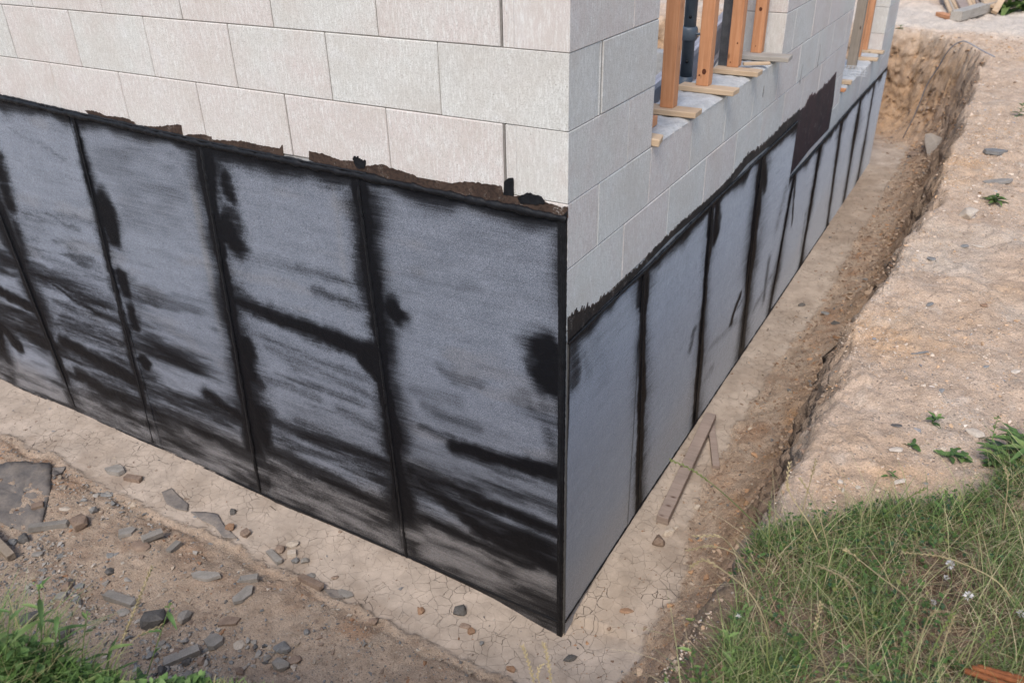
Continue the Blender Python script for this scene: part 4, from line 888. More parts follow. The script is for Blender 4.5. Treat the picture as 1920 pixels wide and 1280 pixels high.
# bank top
n = 110000; cy = -1.3 + 10.2 * RNG.uniform(0, 1, n) ** 1.9; cx = .82 + 2.0 * RNG.uniform(0, 1, n) ** 1.3 + .1 * np.maximum(cy - 2, 0) * RNG.uniform(0, 1, n); q = ground(cx, cy, True)[1]
keep = (q['q'] < .25) & ~inpoly(cx, cy, GP) & (RNG.uniform(0, 1, n) < .40 + 1.3 * fbm(cx, cy, 3.0, 4, 202)); cx, cy = cx[keep], cy[keep]; n = len(cx)
scatter('bank_gravel', 'pale chips of stone strewn over the sandy bank', cx, cy, wsize(n, .0042, .034, 2.35) * (1 + .12 * np.maximum(cy, 0)), pal(n, [(.52, .40, .30), (.56, .46, .36), (.42, .31, .22), (.54, .36, .22), (.28, .27, .27), (.66, .58, .50)], [7, 4, 5, 4, .5, .7]))
n = 1500; cy = -.4 + 9.0 * RNG.uniform(0, 1, n) ** 1.2; cx = RNG.normal(.60, .09, n); q = ground(cx, cy, True)[1]; keep = (q['sd'] > .1) & (q['silt'] < .5); cx, cy = cx[keep], cy[keep]; n = len(cx)
scatter('fallen_clods', 'brown clods fallen to the foot of the bank', cx, cy, wsize(n, .018, .085, 2.0), pal(n, [(.36, .26, .185), (.27, .19, .135), (.46, .34, .24), (.40, .24, .14)], [5, 3, 3, 2]), .15)
# end face and far heap
n = 5000; cx = RNG.uniform(-3.5, 1.2, n); cy = RNG.uniform(8.3, 9.6, n); q = ground(cx, cy, True)[1]; keep = q['road'] < .5; cx, cy = cx[keep], cy[keep]; n = len(cx)
scatter('end_face_clods', 'clods stuck in the orange earth face at the trench end', cx, cy, wsize(n, .012, .09, 2.0), pal(n, [(.40, .25, .14), (.30, .20, .13), (.46, .32, .20), (.24, .2, .17)], [5, 3, 2, 1]), .5)
n = 9000; cx = RNG.uniform(-6, 3, n); cy = RNG.uniform(10.4, 15, n); q = ground(cx, cy, True)[1]; keep = q['road'] < RNG.uniform(0, .5, n); cx, cy = cx[keep], cy[keep]; n = len(cx)
scatter('heap_rubble', 'brown rubble on the spoil heap beyond the track', cx, cy, wsize(n, .02, .16, 2.0), pal(n, [(.40, .30, .22), (.28, .2, .15), (.52, .42, .33), (.2, .17, .15)], [5, 4, 3, 1]), .4)
# curled mud flakes along the silt edge
n = 2600; cx = RNG.uniform(-4.2, .55, n); cy = RNG.uniform(-.55, 5, n); q = ground(cx, cy, True)[1]
hs = np.hypot(np.maximum(cx, 0), np.maximum(-cy, 0)); keep = (hs > .02) & ((cx > 0) | (cy < 0)) & (np.abs(hs - .34) < .10 * np.abs(RNG.normal(0, 1, n)) + .02) ; cx, cy = cx[keep], cy[keep]
n = len(cx); scatter('mud_flakes', 'curled flakes of dried mud along the silt edge', cx, cy, wsize(n, .006, .028, 1.6), pal(n, [(.34, .27, .215), (.27, .205, .155), (.20, .155, .12)], [4, 3, 1]), -.1)

# ------------------------------------------------------------------ scraps and timber on the floor
def scrap(label, pts, z0=-2.46, m='scrap', wav=.008, name='sheet_scrap'):
    P = [G(u, v, z0)[:2] for u, v in pts]; c = np.mean(P, 0); rings = 7; V_ = []; F_ = []; L = []
    for i in range(len(P)):
        a, b = np.array(P[i]), np.array(P[(i + 1) % len(P)]); m_ = max(2, int(np.linalg.norm(a - b) / .02)); L += [a + (b - a) * t / m_ for t in range(m_)]
    L = [p + .004 * np.array([mnoise.noise(Vector((p[0] * 50, p[1] * 50, 0))), mnoise.noise(Vector((p[0] * 50, p[1] * 50, 7)))]) for p in L]; n = len(L)
    for r in range(rings):
        t = 1 - r / (rings - .5)
        for p in L: q = c + (p - c) * t; V_.append((q[0], q[1]))
    A_ = np.array(V_); z = gz_arr(A_[:, 0], A_[:, 1]) + .010 + wav * fbm(A_[:, 0], A_[:, 1], 9, 3, 301) + .5 * wav * fbm(A_[:, 0], A_[:, 1], 28, 3, 302)
    for r in range(rings - 1):
        for i in range(n): F_.append((r * n + i, r * n + (i + 1) % n, (r + 1) * n + (i + 1) % n, (r + 1) * n + i))
    F_.append(tuple((rings - 1) * n + i for i in range(n)))
    V3 = [(a, b, h) for (a, b), h in zip(V_, z)]; o_ = len(V3); V3 += [(V_[i][0], V_[i][1], z[i] - .005) for i in range(n)]
    F_ += [(i, o_ + i, o_ + (i + 1) % n, (i + 1) % n) for i in range(n)]
    return setp(link(name, mesh(name, V3, F_, True), M[m]), label, 'sheet scrap')
scrap('large dusty grey sheet half buried at the left edge', [(-30, 880), (50, 868), (98, 872), (96, 915), (84, 965), (78, 988), (52, 1000), (10, 985), (-40, 960)], wav=.02)
scrap('small grey sheet corner beyond the large dusty sheet', [(100, 878), (124, 876), (112, 890), (100, 894)])
scrap('upper torn grey scrap stuck along the orange seam', [(304, 925), (322, 918), (336, 932), (354, 946), (352, 960), (330, 955), (312, 945)])
scrap('lower torn grey scrap at the silt edge with clods on it', [(358, 962), (386, 962), (408, 965), (420, 985), (436, 1002), (446, 1010), (420, 1010), (404, 990), (380, 978)])
scrap('grey scrap flattened beside the long brown bar', [(606, 1104), (632, 1108), (646, 1124), (620, 1120)])
def plank(label, a, b, w, t, m, z0=-2.46, lift=(.0, .0), name='plank', cat='plank', notch=False):
    A_ = Vector(G(*a, z0)); B_ = Vector(G(*b, z0)); A_.z += lift[0]; B_.z += lift[1]; d = B_ - A_; L = d.length
    bm = bmesh.new(); n = 14
    for i in range(n + 1):
        x_ = L * i / n
        for sy, sz in ((-1, 0), (1, 0), (1, 1), (-1, 1)):
            k = .0025 * mnoise.noise(Vector((x_ * 9, sy * 3, sz * 3 + A_.x))); e = (.006 * mnoise.noise(Vector((sy * 9, sz * 9, i + B_.x * 3))) if i in (0, n) else 0)
            bm.verts.new((x_ + e, sy * w / 2 + k, sz * t + k))
    bm.verts.ensure_lookup_table()
    for i in range(n):
        for k in range(4): bm.faces.new([bm.verts[i * 4 + k], bm.verts[i * 4 + (k + 1) % 4], bm.verts[i * 4 + 4 + (k + 1) % 4], bm.verts[i * 4 + 4 + k]])
    bm.faces.new([bm.verts[k] for k in (3, 2, 1, 0)]); bm.faces.new([bm.verts[n * 4 + k] for k in range(4)]); bmesh.ops.recalc_face_normals(bm, faces=bm.faces)
    bmesh.ops.bevel(bm, geom=[e for e in bm.edges if e.calc_face_angle(0) > .8], offset=.002, segments=1, affect='EDGES')
    me = bpy.data.meshes.new(name); bm.to_mesh(me); bm.free(); o = link(name, me, M[m]); o.location = A_
    o.rotation_euler = Vector((1, 0, 0)).rotation_difference(d).to_euler(); o.rotation_euler.x = 0
    return setp(o, label, cat)
plank('long silt coloured plank lying beside the wall in the trench', (1331, 796), (1241, 983), .064, .045, 'oldboard', lift=(.045, .006))
plank('short dark edged plank leaning out from under the long plank', (1333, 806), (1342, 880), .040, .028, 'oldboard', lift=(.012, .002))
plank('weathered timber end at the left edge of the dirt', (-45, 985), (24, 1050), .04, .035, 'postgrey', lift=(.05, .004), name='timber_end', cat='timber')

# cable looping over the far bank
def cable():
    P = [(1865, 107, 7.4), (1840, 94, 7.5), (1815, 80, 7.6), (1803, 78, 7.7), (1785, 88, 7.8), (1772, 104, 7.9), (1762, 122, 8.0), (1750, 140, 8.1), (1738, 160, 8.2), (1725, 192, 8.3), (1712, 222, 8.4), (1700, 245, 8.5), (1692, 262, 8.6)]
    pts = [Vector(on(u, v, 1, y_)) for u, v, y_ in P]; o = []
    for i in range(len(pts) - 1):
        p0, p1, p2, p3 = pts[max(i - 1, 0)], pts[i], pts[i + 1], pts[min(i + 2, len(pts) - 1)]
        for t in (0, .25, .5, .75):
            q = .5 * ((2 * p1) + (p2 - p0) * t + (2 * p0 - 5 * p1 + 4 * p2 - p3) * t * t + (3 * p1 - p0 - 3 * p2 + p3) * t ** 3)
            q.z = max(q.z, gz(q.x, q.y) + .01); o.append(q)
    setp(link('cable', tube_me('cable', o, .0062, 7), M['cable']), 'grey cable looping over the earth face at the trench end', 'cable')
cable()

# leaning boards and beam beyond the track
def tboard(label, u0, v0, u1, v1, w, t, m, y0, y1, rz, name='leaning_board'):
    a = Vector(on(u0, v0, 1, y0)); b = Vector(on(u1, v1, 1, y1)); d = b - a; e = b + d * .6; L = (e - a).length
    me = box_me(name, -w / 2, w / 2, -t / 2, t / 2, 0, L, .004); o = link(name, me, M[m]); o.location = a; qz = Vector((0, 0, 1)).rotation_difference(d)
    o.rotation_euler = (qz.to_matrix() @ Matrix.Rotation(rz, 3, 'Z')).to_euler(); return setp(o, label, 'board', 'boards stacked beyond the track')
YB = 10.9
TB = [(1783, 24, 1773, 0, .05, .03, 'board', 'leftmost slim board of the leaning stack beyond the track'),
      (1792, 30, 1781, 0, .06, .04, 'boardgrey', 'second slim board from the left in the leaning stack'),
      (1800, 25, 1786, 0, .09, .05, 'board', 'third board of the leaning stack, with a pale raw edge'),
      (1820, 24, 1806, 0, .22, .04, 'oldboard', 'widest grey panel of the leaning stack'),
      (1824, 22, 1814, 0, .06, .05, 'board', 'slim pale board right of the widest panel'),
      (1832, 21, 1824, 0, .08, .05, 'board', 'pale board in the middle right of the leaning stack'),
      (1842, 18, 1834, 0, .10, .04, 'oldboard', 'pinkish board right of the pale middle one'),
      (1858, 12, 1848, -8, .20, .04, 'board', 'short wide tan board at the right of the stack')]
for i, (u0, v0, u1, v1, w_, t_, m_, lb) in enumerate(TB): tboard(lb, u0, v0, u1, v1, w_, t_, m_, YB + .05 * (i % 3), YB + .45, .4 + .15 * (i % 3))
tboard('prop board slanting the other way at the right end of the stack', 1864, 24, 1878, 0, .08, .05, 'board', YB, YB + .2, .2)
def lay(label, u0, v0, u1, v1, w, h, m):
    a = Vector(G(u0, v0, -1.35)); b = Vector(G(u1, v1, -1.35)); d = b - a
    o = link('beam', box_me('beam', 0, d.length, -w / 2, w / 2, 0, h, .006), M[m]); o.location = a; o.rotation_euler = (0, 0, math.atan2(d.y, d.x)); return setp(o, label, 'beam')
lay('grey squared beam on the ground in front of the leaning boards', 1790, 40, 1856, 26, .14, .12, 'boardgrey')
lay('orange tinted plank on the ground left of the grey beam', 1760, 30, 1788, 38, .10, .05, 'post')
o = link('boulder', hull_me('boulder', rock_pts(1.3, .7, .5, 40, random.Random(5), .6), 'stone_pale')); p = G(1912, 20, -1.35); o.location = (p[0] + .35, p[1] + .3, p[2] + .22); setp(o, 'smooth tan boulder behind the green clump at the top right', 'boulder')

# rusty reinforcing bars at the bottom right
def rebar(i, u, v, u2, v2, label):
    a = Vector(on(u, v, 2, -1.075 - .004 * i)); b = Vector(on(u2, v2, 2, -1.09)); d = (b - a).normalized(); L = 1.1; pts = []; rad = []
    n = 130
    for k in range(n): pts.append(a + d * (L * k / n)); rad.append(.0062 + (.0012 if k % 2 else 0))
    setp(link('reinforcing_bar', tube_me('reinforcing_bar', pts, rad, 9, True), M['rust']), label, 'steel bar', 'rusty bars in the grass')
rebar(0, 1808, 1256, 1925, 1296, 'rusty ribbed bar with the leftmost cut end in the grass corner')
rebar(1, 1822, 1251, 1930, 1284, 'rusty ribbed bar, second of the bundle from the left')
rebar(2, 1832, 1249, 1945, 1280, 'rusty ribbed bar, third of the bundle from the left')
rebar(3, 1850, 1254, 1960, 1283, 'rusty ribbed bar at the right of the bundle')

# ------------------------------------------------------------------ vegetation
def blades(px_, py_, pz_, hgt, wid, lean, az, curl, col, tipcol, segs=4):
    n = len(px_); t = np.linspace(0, 1, segs + 1)[None, :]; la = lean[:, None]; cu = curl[:, None]; H_ = hgt[:, None]
    ang = la + cu * t; dt = 1 / segs
    hx = np.concatenate([np.zeros((n, 1)), np.cumsum(np.sin(ang[:, :-1] + cu * dt / 2) * dt, 1)], 1) * H_; hz = np.concatenate([np.zeros((n, 1)), np.cumsum(np.cos(ang[:, :-1] + cu * dt / 2) * dt, 1)], 1) * H_
    X_ = px_[:, None] + hx * np.cos(az)[:, None]; Y_ = py_[:, None] + hx * np.sin(az)[:, None]; Z_ = pz_[:, None] + hz
    w = wid[:, None] * (1 - t ** 1.6 * .92) * .5; fa = az + math.pi / 2 + RNG.uniform(-.9, .9, n); ox = np.cos(fa)[:, None] * w; oy = np.sin(fa)[:, None] * w
    V_ = np.stack([np.stack([X_ - ox, Y_ - oy, Z_], -1), np.stack([X_ + ox, Y_ + oy, Z_], -1)], 2).reshape(-1, 3)
    b = (np.arange(n) * (segs + 1) * 2)[:, None] + (np.arange(segs) * 2)[None, :]; b = b.ravel(); F_ = np.c_[b, b + 1, b + 3, b + 2]
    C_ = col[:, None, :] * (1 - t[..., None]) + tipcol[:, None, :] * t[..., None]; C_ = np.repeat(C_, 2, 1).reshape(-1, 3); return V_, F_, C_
bx, by, _ = GB(1770, 1070)
def grass_field(n, lohi, wid, cols, lean, curlr, prefer, seed):
    w_ = RNG.uniform(0, 1, n) < .85; x = np.where(w_, RNG.uniform(.78, 1.95, n), RNG.uniform(.3, 3.0, n)); y = np.where(w_, RNG.uniform(-1.25, .25, n), RNG.uniform(-2.4, .4, n)); jit = .06 * fbm(x, y, 4, 4, 433) - .03
    k = inpoly(x + jit, y - jit, GP) & (RNG.uniform(0, 1, n) < prefer(x, y)); x, y = x[k], y[k]; m_ = len(x); P = np.array(cols); c = P[RNG.integers(0, len(P), m_)] * RNG.uniform(.75, 1.3, (m_, 1))
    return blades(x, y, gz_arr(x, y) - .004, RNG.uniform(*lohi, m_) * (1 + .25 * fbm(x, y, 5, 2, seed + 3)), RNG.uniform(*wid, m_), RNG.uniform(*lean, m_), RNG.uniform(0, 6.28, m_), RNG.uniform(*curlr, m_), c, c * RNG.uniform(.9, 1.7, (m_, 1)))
brown = lambda x, y: np.exp(-(((x - bx) / .32) ** 2 + ((y - by) / .18) ** 2))
clump = lambda x, y: np.clip(.42 + 1.5 * fbm(x, y, 6, 4, 401), .03, 1)
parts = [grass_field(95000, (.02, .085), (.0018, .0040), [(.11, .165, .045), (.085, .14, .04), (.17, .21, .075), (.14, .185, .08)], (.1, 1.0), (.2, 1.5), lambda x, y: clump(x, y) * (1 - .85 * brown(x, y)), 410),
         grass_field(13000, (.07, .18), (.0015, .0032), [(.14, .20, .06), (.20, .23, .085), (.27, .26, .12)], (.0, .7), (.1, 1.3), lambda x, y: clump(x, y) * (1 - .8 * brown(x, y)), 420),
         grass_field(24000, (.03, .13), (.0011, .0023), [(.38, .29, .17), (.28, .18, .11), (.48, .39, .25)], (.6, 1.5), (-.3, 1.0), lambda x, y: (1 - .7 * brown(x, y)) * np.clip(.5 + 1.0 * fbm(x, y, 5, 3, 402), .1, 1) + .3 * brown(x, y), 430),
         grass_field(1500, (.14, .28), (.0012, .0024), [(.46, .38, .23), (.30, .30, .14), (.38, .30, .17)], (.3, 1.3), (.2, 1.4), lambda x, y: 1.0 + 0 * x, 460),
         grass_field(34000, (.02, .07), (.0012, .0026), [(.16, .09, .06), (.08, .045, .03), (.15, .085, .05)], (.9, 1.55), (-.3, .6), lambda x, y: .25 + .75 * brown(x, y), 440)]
def join(parts, name, label, m='grass'):
    off = 0; Vs = []; Fs = []; Cs = []
    for v, f, c in parts: Vs.append(v); Fs.append(f + off); Cs.append(c); off += len(v)
    me = big_mesh(name, np.concatenate(Vs), np.concatenate(Fs)); cattr(me, 'Col', np.concatenate(Cs)); return setp(link(name, me, M[m]), label, None, None, 'stuff')
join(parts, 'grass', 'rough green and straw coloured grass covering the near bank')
# small round leaves between the grass
def leaflets(x, y, z, size, cols):
    n = len(x); v = np.array([(0, 0, 0), (.5, .35, .12), (1, 0, .1), (.5, -.35, .12), (.5, 0, 0)]); f = np.array([(0, 4, 1, 1), (1, 4, 2, 2), (4, 0, 3, 3), (2, 4, 3, 3)])[:, :3]
    a = RNG.uniform(0, 6.28, n); tl = RNG.uniform(-.5, .8, n); ca, sa = np.cos(a)[:, None], np.sin(a)[:, None]; s = size[:, None]
    X_ = v[None, :, 0] * np.cos(tl)[:, None]; Z_ = v[None, :, 0] * np.sin(tl)[:, None] + v[None, :, 2]
    V_ = np.stack([(X_ * ca - v[None, :, 1] * sa) * s + x[:, None], (X_ * sa + v[None, :, 1] * ca) * s + y[:, None], Z_ * s + z[:, None]], -1).reshape(-1, 3)
    F_ = (f[None] + (np.arange(n) * 5)[:, None, None]).reshape(-1, 3); return V_, F_, np.repeat(cols, 5, 0)
n = 14000; x = RNG.uniform(.75, 2.2, n); y = RNG.uniform(-1.3, .4, n); k = inpoly(x, y, GP) & (fbm(x, y, 6, 3, 450) > -.05); x, y = x[k], y[k]; n = len(x)
join([leaflets(x, y, gz_arr(x, y) + RNG.uniform(.004, .06, n), RNG.uniform(.008, .02, n), pal(n, [(.07, .13, .035), (.10, .16, .04), (.18, .19, .06), (.05, .10, .045)], [4, 3, 1, 2]))], 'clover_leaves', 'small clover and herb leaves low in the grass')

def standp(base, u, v):                     # photo point on the upright plane through a plant's foot
    nrm = np.array([base[0] - CAM[0], base[1] - CAM[1], 0.]); nrm /= np.linalg.norm(nrm); d = ray(u, v); t = ((np.array(base) - CAM) @ nrm) / (d @ nrm); return CAM + t * d
def crv(P, k=5):
    P = [Vector(p) for p in P]; o = []
    for i in range(len(P) - 1):
        p0, p1, p2, p3 = P[max(i - 1, 0)], P[i], P[i + 1], P[min(i + 2, len(P) - 1)]
        for j in range(k): t = j / k; o.append(.5 * ((2 * p1) + (p2 - p0) * t + (2 * p0 - 5 * p1 + 4 * p2 - p3) * t * t + (3 * p1 - p0 - 3 * p2 + p3) * t ** 3))
    return o + [P[-1]]
def stalk(pts, label, m='straw', r=.0011, ear=.35, base=None, bow=.0):
    """pts: photo points from foot to tip"""
    g = Vector(base) if base is not None else Vector(GB(*pts[0])); rg = random.Random(len(label) * 7 + int(pts[0][0]))
    W3 = [Vector(standp(g, u, v)) for u, v in pts]; W3[0] = g if base is None else W3[0]
    if base is not None: W3 = [g] + W3
    fw = Vector((CAM[0] - g.x, CAM[1] - g.y, 0)).normalized()
    for i, p in enumerate(W3): p += fw * (bow * (i / max(1, len(W3) - 1)) ** 2)
    C_ = crv(W3, 6); n = len(C_); e = empty('grass_stalk', g); setp(e, label, 'grass stalk', 'tall dry grass stalks')
    L = [p - g for p in C_]
    link('stem', tube_me('stem', L, [r * (1 - .45 * i / n) for i in range(n)], 6), M[m], e)
    if ear:
        i0 = int(n * (1 - ear)); E_ = L[i0:]; V_ = []; F_ = []; tot = sum((E_[i + 1] - E_[i]).length for i in range(len(E_) - 1)); m_ = max(6, int(tot / .006))
        for k in range(m_):
            t = k / m_ * (len(E_) - 1.001); a, f_ = int(t), t - int(t); p = E_[a].lerp(E_[a + 1], f_); d = (E_[a + 1] - E_[a]).normalized()
            sd_ = d.cross(fw).normalized() * (1 if k % 2 else -1); q = (d * 1.0 + sd_ * .42 + fw * rg.uniform(-.3, .3)).normalized(); ln = .0120 * rg.uniform(.8, 1.2); wv = q.orthogonal().normalized() * .0023; uv_ = q.cross(wv).normalized() * .0023; o_ = len(V_)
            V_ += [p, p + q * ln * .45 + wv, p + q * ln * .45 + uv_, p + q * ln * .45 - wv, p + q * ln * .45 - uv_, p + q * ln]
            F_ += [(o_, o_ + 1 + j, o_ + 1 + (j + 1) % 4) for j in range(4)] + [(o_ + 5, o_ + 1 + (j + 1) % 4, o_ + 1 + j) for j in range(4)]
        link('seed_head', mesh('seed_head', V_, F_), M[m], e)
ST = [([(1478, 1090), (1440, 1010), (1400, 965), (1345, 915), (1300, 882), (1258, 862)], 'long green stalk arching far left across the trench plank', 'stalk'),
      ([(1450, 1230), (1432, 1160), (1405, 1110), (1360, 1072), (1322, 1050), (1294, 1063)], 'thick pale stalk drooping at the left edge of the grass', 'straw'),
      ([(1410, 1075), (1385, 1045), (1365, 1031), (1330, 1023), (1288, 1032)], 'thin straw stalk bent level above the drooping thick one', 'straw'),
      ([(1400, 1060), (1385, 1040), (1362, 1014), (1345, 1004), (1302, 1005)], 'topmost thin stalk on the left edge pointing at the wall', 'straw'),
      ([(1545, 1040), (1520, 985), (1500, 955), (1484, 930), (1476, 905), (1481, 866)], 'upright dry ear, left of the pair above the grass edge', 'straw'),
      ([(1500, 1010), (1505, 960), (1516, 915), (1524, 885), (1530, 862)], 'upright dry ear, right of the pair above the grass edge', 'straw'),
      ([(1440, 1060), (1442, 1010), (1443, 972), (1443, 940)], 'short straight ear standing alone over the trench', 'stalk'),
      ([(1560, 1060), (1546, 1000), (1530, 950), (1512, 915), (1500, 897)], 'slanting dry stalk between the two ears and the bare bank', 'straw'),
      ([(1912, 1140), (1870, 1090), (1815, 1060), (1760, 1042), (1690, 1035)], 'long straw arching over the brown dead patch', 'straw'),
      ([(1628, 1285), (1624, 1200), (1610, 1130), (1585, 1085), (1532, 1060)], 'bent pale stalk rising from the bottom centre of the grass', 'straw'),
      ([(1723, 1172), (1700, 1120), (1650, 1080), (1600, 1040), (1586, 1030)], 'pale stalk running down toward the clover flowers', 'straw'),
      ([(1725, 1270), (1748, 1220), (1765, 1185), (1786, 1150)], 'yellow ear in the lower right grass, left of its twin', 'stalk'),
      ([(1750, 1270), (1762, 1230), (1775, 1190), (1790, 1154)], 'yellow ear in the lower right grass, right of its twin', 'straw'),
      ([(1800, 1270), (1830, 1225), (1850, 1200), (1870, 1176)], 'yellow green ear above the rusty bars', 'stalk'),
      ([(1640, 980), (1700, 935), (1735, 915)], 'dark green stalk leaning right over the bare bank', 'stalk'),
      ([(1540, 1130), (1530, 1180), (1545, 1240), (1550, 1285)][::-1], 'straw stalk at the bottom middle of the grass', 'straw'),
      ([(1460, 1290), (1440, 1240), (1438, 1200), (1432, 1190)], 'short yellow ear at the bottom left of the grass', 'stalk'),
      ([(1690, 1280), (1720, 1210), (1740, 1160), (1755, 1145)], 'pale stalk crossing the twin ears', 'straw'),
      ([(1880, 1000), (1886, 945), (1890, 900), (1884, 876)], 'upright stalk by the leafy weed at the right edge', 'straw')]
for pts, lb, m_ in ST: stalk(pts, lb, m_, r=.0019)
WB = (-.42, -1.84, -1.18)
def wb(u, du=0): p = standp(WB, u, 1300); return (p[0], p[1], min(p[2], gz(p[0], p[1]) + .01) - .03)
stalk([(205, 1255), (225, 1210), (245, 1160), (265, 1110), (285, 1062)], 'tallest golden grass ear in the lower left corner', 'straw', .0021, .55, base=wb(190))
stalk([(215, 1250), (238, 1212), (262, 1190), (302, 1172)], 'thin bent straw under the tallest golden ear', 'straw', .0015, .3, base=wb(205))
stalk([(150, 1240), (175, 1215), (208, 1185)], 'short white straw among the left weeds', 'straw', .001, 0, base=wb(130))
CB = (.40, -1.46, -1.2)
stalk([(1003, 1285), (992, 1245), (980, 1210)], 'left ear of the three dry ears at the bottom centre', 'straw', .0016, .6, base=tuple(standp(CB, 1010, 1330)))
stalk([(1034, 1285), (1028, 1240), (1020, 1205)], 'right ear of the three dry ears at the bottom centre', 'straw', .0016, .6, base=tuple(standp(CB, 1036, 1330)))
stalk([(1012, 1285), (1008, 1262), (1016, 1245)], 'shortest of the three dry ears at the bottom centre', 'straw', .0016, .5, base=tuple(standp(CB, 1014, 1330)))

def leaf_me(nm, L, w, fold, droop, tooth=0):
    V_ = []; F_ = []; n = 7
    for i in range(n + 1):
        t = i / n; ww = w * math.sin(math.pi * min(1, t * .92 + .06)) ** .8 * (1 - .25 * t) + .0006
        if tooth and i % 2: ww *= 1 - tooth
        z_ = -droop * t * t * L; V_ += [(t * L, -ww / 2, z_ + fold * ww), (t * L, 0, z_), (t * L, ww / 2, z_ + fold * ww)]
    for i in range(n):
        a = i * 3; F_ += [(a, a + 3, a + 4, a + 1), (a + 1, a + 4, a + 5, a + 2)]
    return mesh(nm, V_, F_, True)
LF = [leaf_me('leaf', .085, .016, .3, .4), leaf_me('leaf', .065, .018, .25, .7), leaf_me('leaf', .055, .020, .3, .2, .35), leaf_me('leaf', .03, .011, .3, .3), leaf_me('leaf', .024, .014, .2, .2, .2)]
for q in LF: q.materials.append(M['leaf'])
LFL = [q.copy() for q in LF]
for q in LFL: q.materials.clear(); q.materials.append(M['leaflight'])
def weed(base, tip, n, label, kinds=(0, 1), cat='weed', name='leafy_weed', top=None, light=False, sc=1.0, r=.0018, grp=None, t0=.12, up=.6, via=None):
    b = Vector(base); e = empty(name, b); setp(e, label, cat, grp); rg = random.Random(int(abs(b.x) * 9999) + n)
    P = crv([Vector((0, 0, 0)), (Vector(via) - b) if via is not None else (Vector(tip) - b) * .5 + Vector((rg.uniform(-.01, .01), rg.uniform(-.01, .01), .005)), Vector(tip) - b], 6)
    link('stem', tube_me('stem', P, [r * sc * (1 - .5 * i / len(P)) for i in range(len(P))], 6), M['leaflight'], e)
    a = rg.uniform(0, 6)
    for k in range(n):
        t = t0 + (1 - t0) * (k + .5) / n; p = P[int(t * (len(P) - 1))]; a += 2.4; o = link('leaf', (LFL if light or rg.random() < .25 else LF)[rg.choice(kinds)], None, e); o.location = p
        o.rotation_euler = (rg.uniform(-.3, .3), -up * rg.uniform(.3, 1.3), a); s = sc * (1.15 - .5 * t) * rg.uniform(.8, 1.15); o.scale = (s, s, s)
    if top:
        V_ = []; F_ = []
        for k in range(9):
            c = P[-1] + Vector((rg.gauss(0, .004), rg.gauss(0, .004), rg.gauss(0, .004))) * sc; rr = .003 * sc; o_ = len(V_); V_ += [c + Vector(d) * rr for d in ((1, 0, 0), (0, 1, 0), (-1, 0, 0), (0, -1, 0), (0, 0, 1.3), (0, 0, -1))]
            F_ += [(o_ + j, o_ + (j + 1) % 4, o_ + 4) for j in range(4)] + [(o_ + (j + 1) % 4, o_ + j, o_ + 5) for j in range(4)]
        link('flower_bud', mesh('flower_bud', V_, F_), M[top], e)
    return e
def lw(ub, u, v): return wb(ub), tuple(standp(WB, u, v))
for ub, u, v, n, kd, top, lb in [(60, 72, 1095, 12, (0, 2), 'leaflight', 'tallest leafy weed in the lower left corner'), (100, 108, 1145, 9, (0, 1), None, 'leafy weed right of the tallest one in the lower left corner'),
                             (150, 163, 1150, 6, (3, 4), 'leaflight', 'slim weed with a pale bud left of the golden ear'), (225, 318, 1136, 6, (3, 1), 'leaflight', 'weed with a small bud in front of the biggest dark boulder'),
                             (10, 25, 1180, 12, (0, 2), None, 'broad leaved weed at the very left edge'), (-40, 20, 1135, 9, (0, 2), None, 'weed reaching in from outside the left edge'), (180, 205, 1215, 8, (0, 1), None, 'low weed with a single dark leaf below the golden ear')]:
    b_, t_ = lw(ub, u, v); weed(b_, t_, n, lb, kd, top=top, sc=1.0)
# the mass of low weeds below them
def weedmass():
    n = 10000; t = RNG.uniform(0, 1, n); cx = -1.25 + 1.15 * t ** .8; rim = np.interp(cx, [-2.5, -1.2, -.65, -.4, -.2, .1, .46], [-2.4, -2.12, -1.95, -1.82, -1.71, -1.59, -1.40]); cy = rim + RNG.uniform(-.22, .03, n); z0 = gz_arr(cx, cy)
    hh = (.04 + .19 * (.75 + .6 * fbm(cx, cy, 5, 2, 505)) * sst(-.25, -.55, cx)) * RNG.uniform(.1, 1, n)
    a = leaflets(cx, cy, z0 + hh, RNG.uniform(.007, .030, n) ** 1.0, pal(n, [(.11, .19, .05), (.16, .25, .075), (.08, .14, .04), (.25, .31, .11)], [4, 3, 3, 1]))
    V_, F_, C_ = a; q = np.c_[F_, F_[:, 2]]
    m_ = 20000; t = RNG.uniform(0, 1, m_); x = -1.4 + 1.5 * t ** .75; rim = np.interp(x, [-2.5, -1.2, -.65, -.4, -.2, .1, .46], [-2.4, -2.12, -1.95, -1.82, -1.71, -1.59, -1.40]); y = rim + RNG.uniform(-.35, .03, m_)
    P = np.array([(.12, .20, .05), (.17, .25, .08), (.30, .27, .13)]); c = P[RNG.integers(0, 3, m_)]
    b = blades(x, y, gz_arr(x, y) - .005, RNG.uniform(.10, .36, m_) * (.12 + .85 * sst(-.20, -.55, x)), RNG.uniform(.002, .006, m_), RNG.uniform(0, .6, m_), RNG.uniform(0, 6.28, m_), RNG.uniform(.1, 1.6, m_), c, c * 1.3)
    me = big_mesh('weed_leaves', V_, F_); cattr(me, 'Col', C_); setp(link('weed_leaves', me, M['grass']), 'low tangle of green weed leaves on the near rim', None, None, 'stuff')
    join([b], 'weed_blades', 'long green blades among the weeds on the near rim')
weedmass()
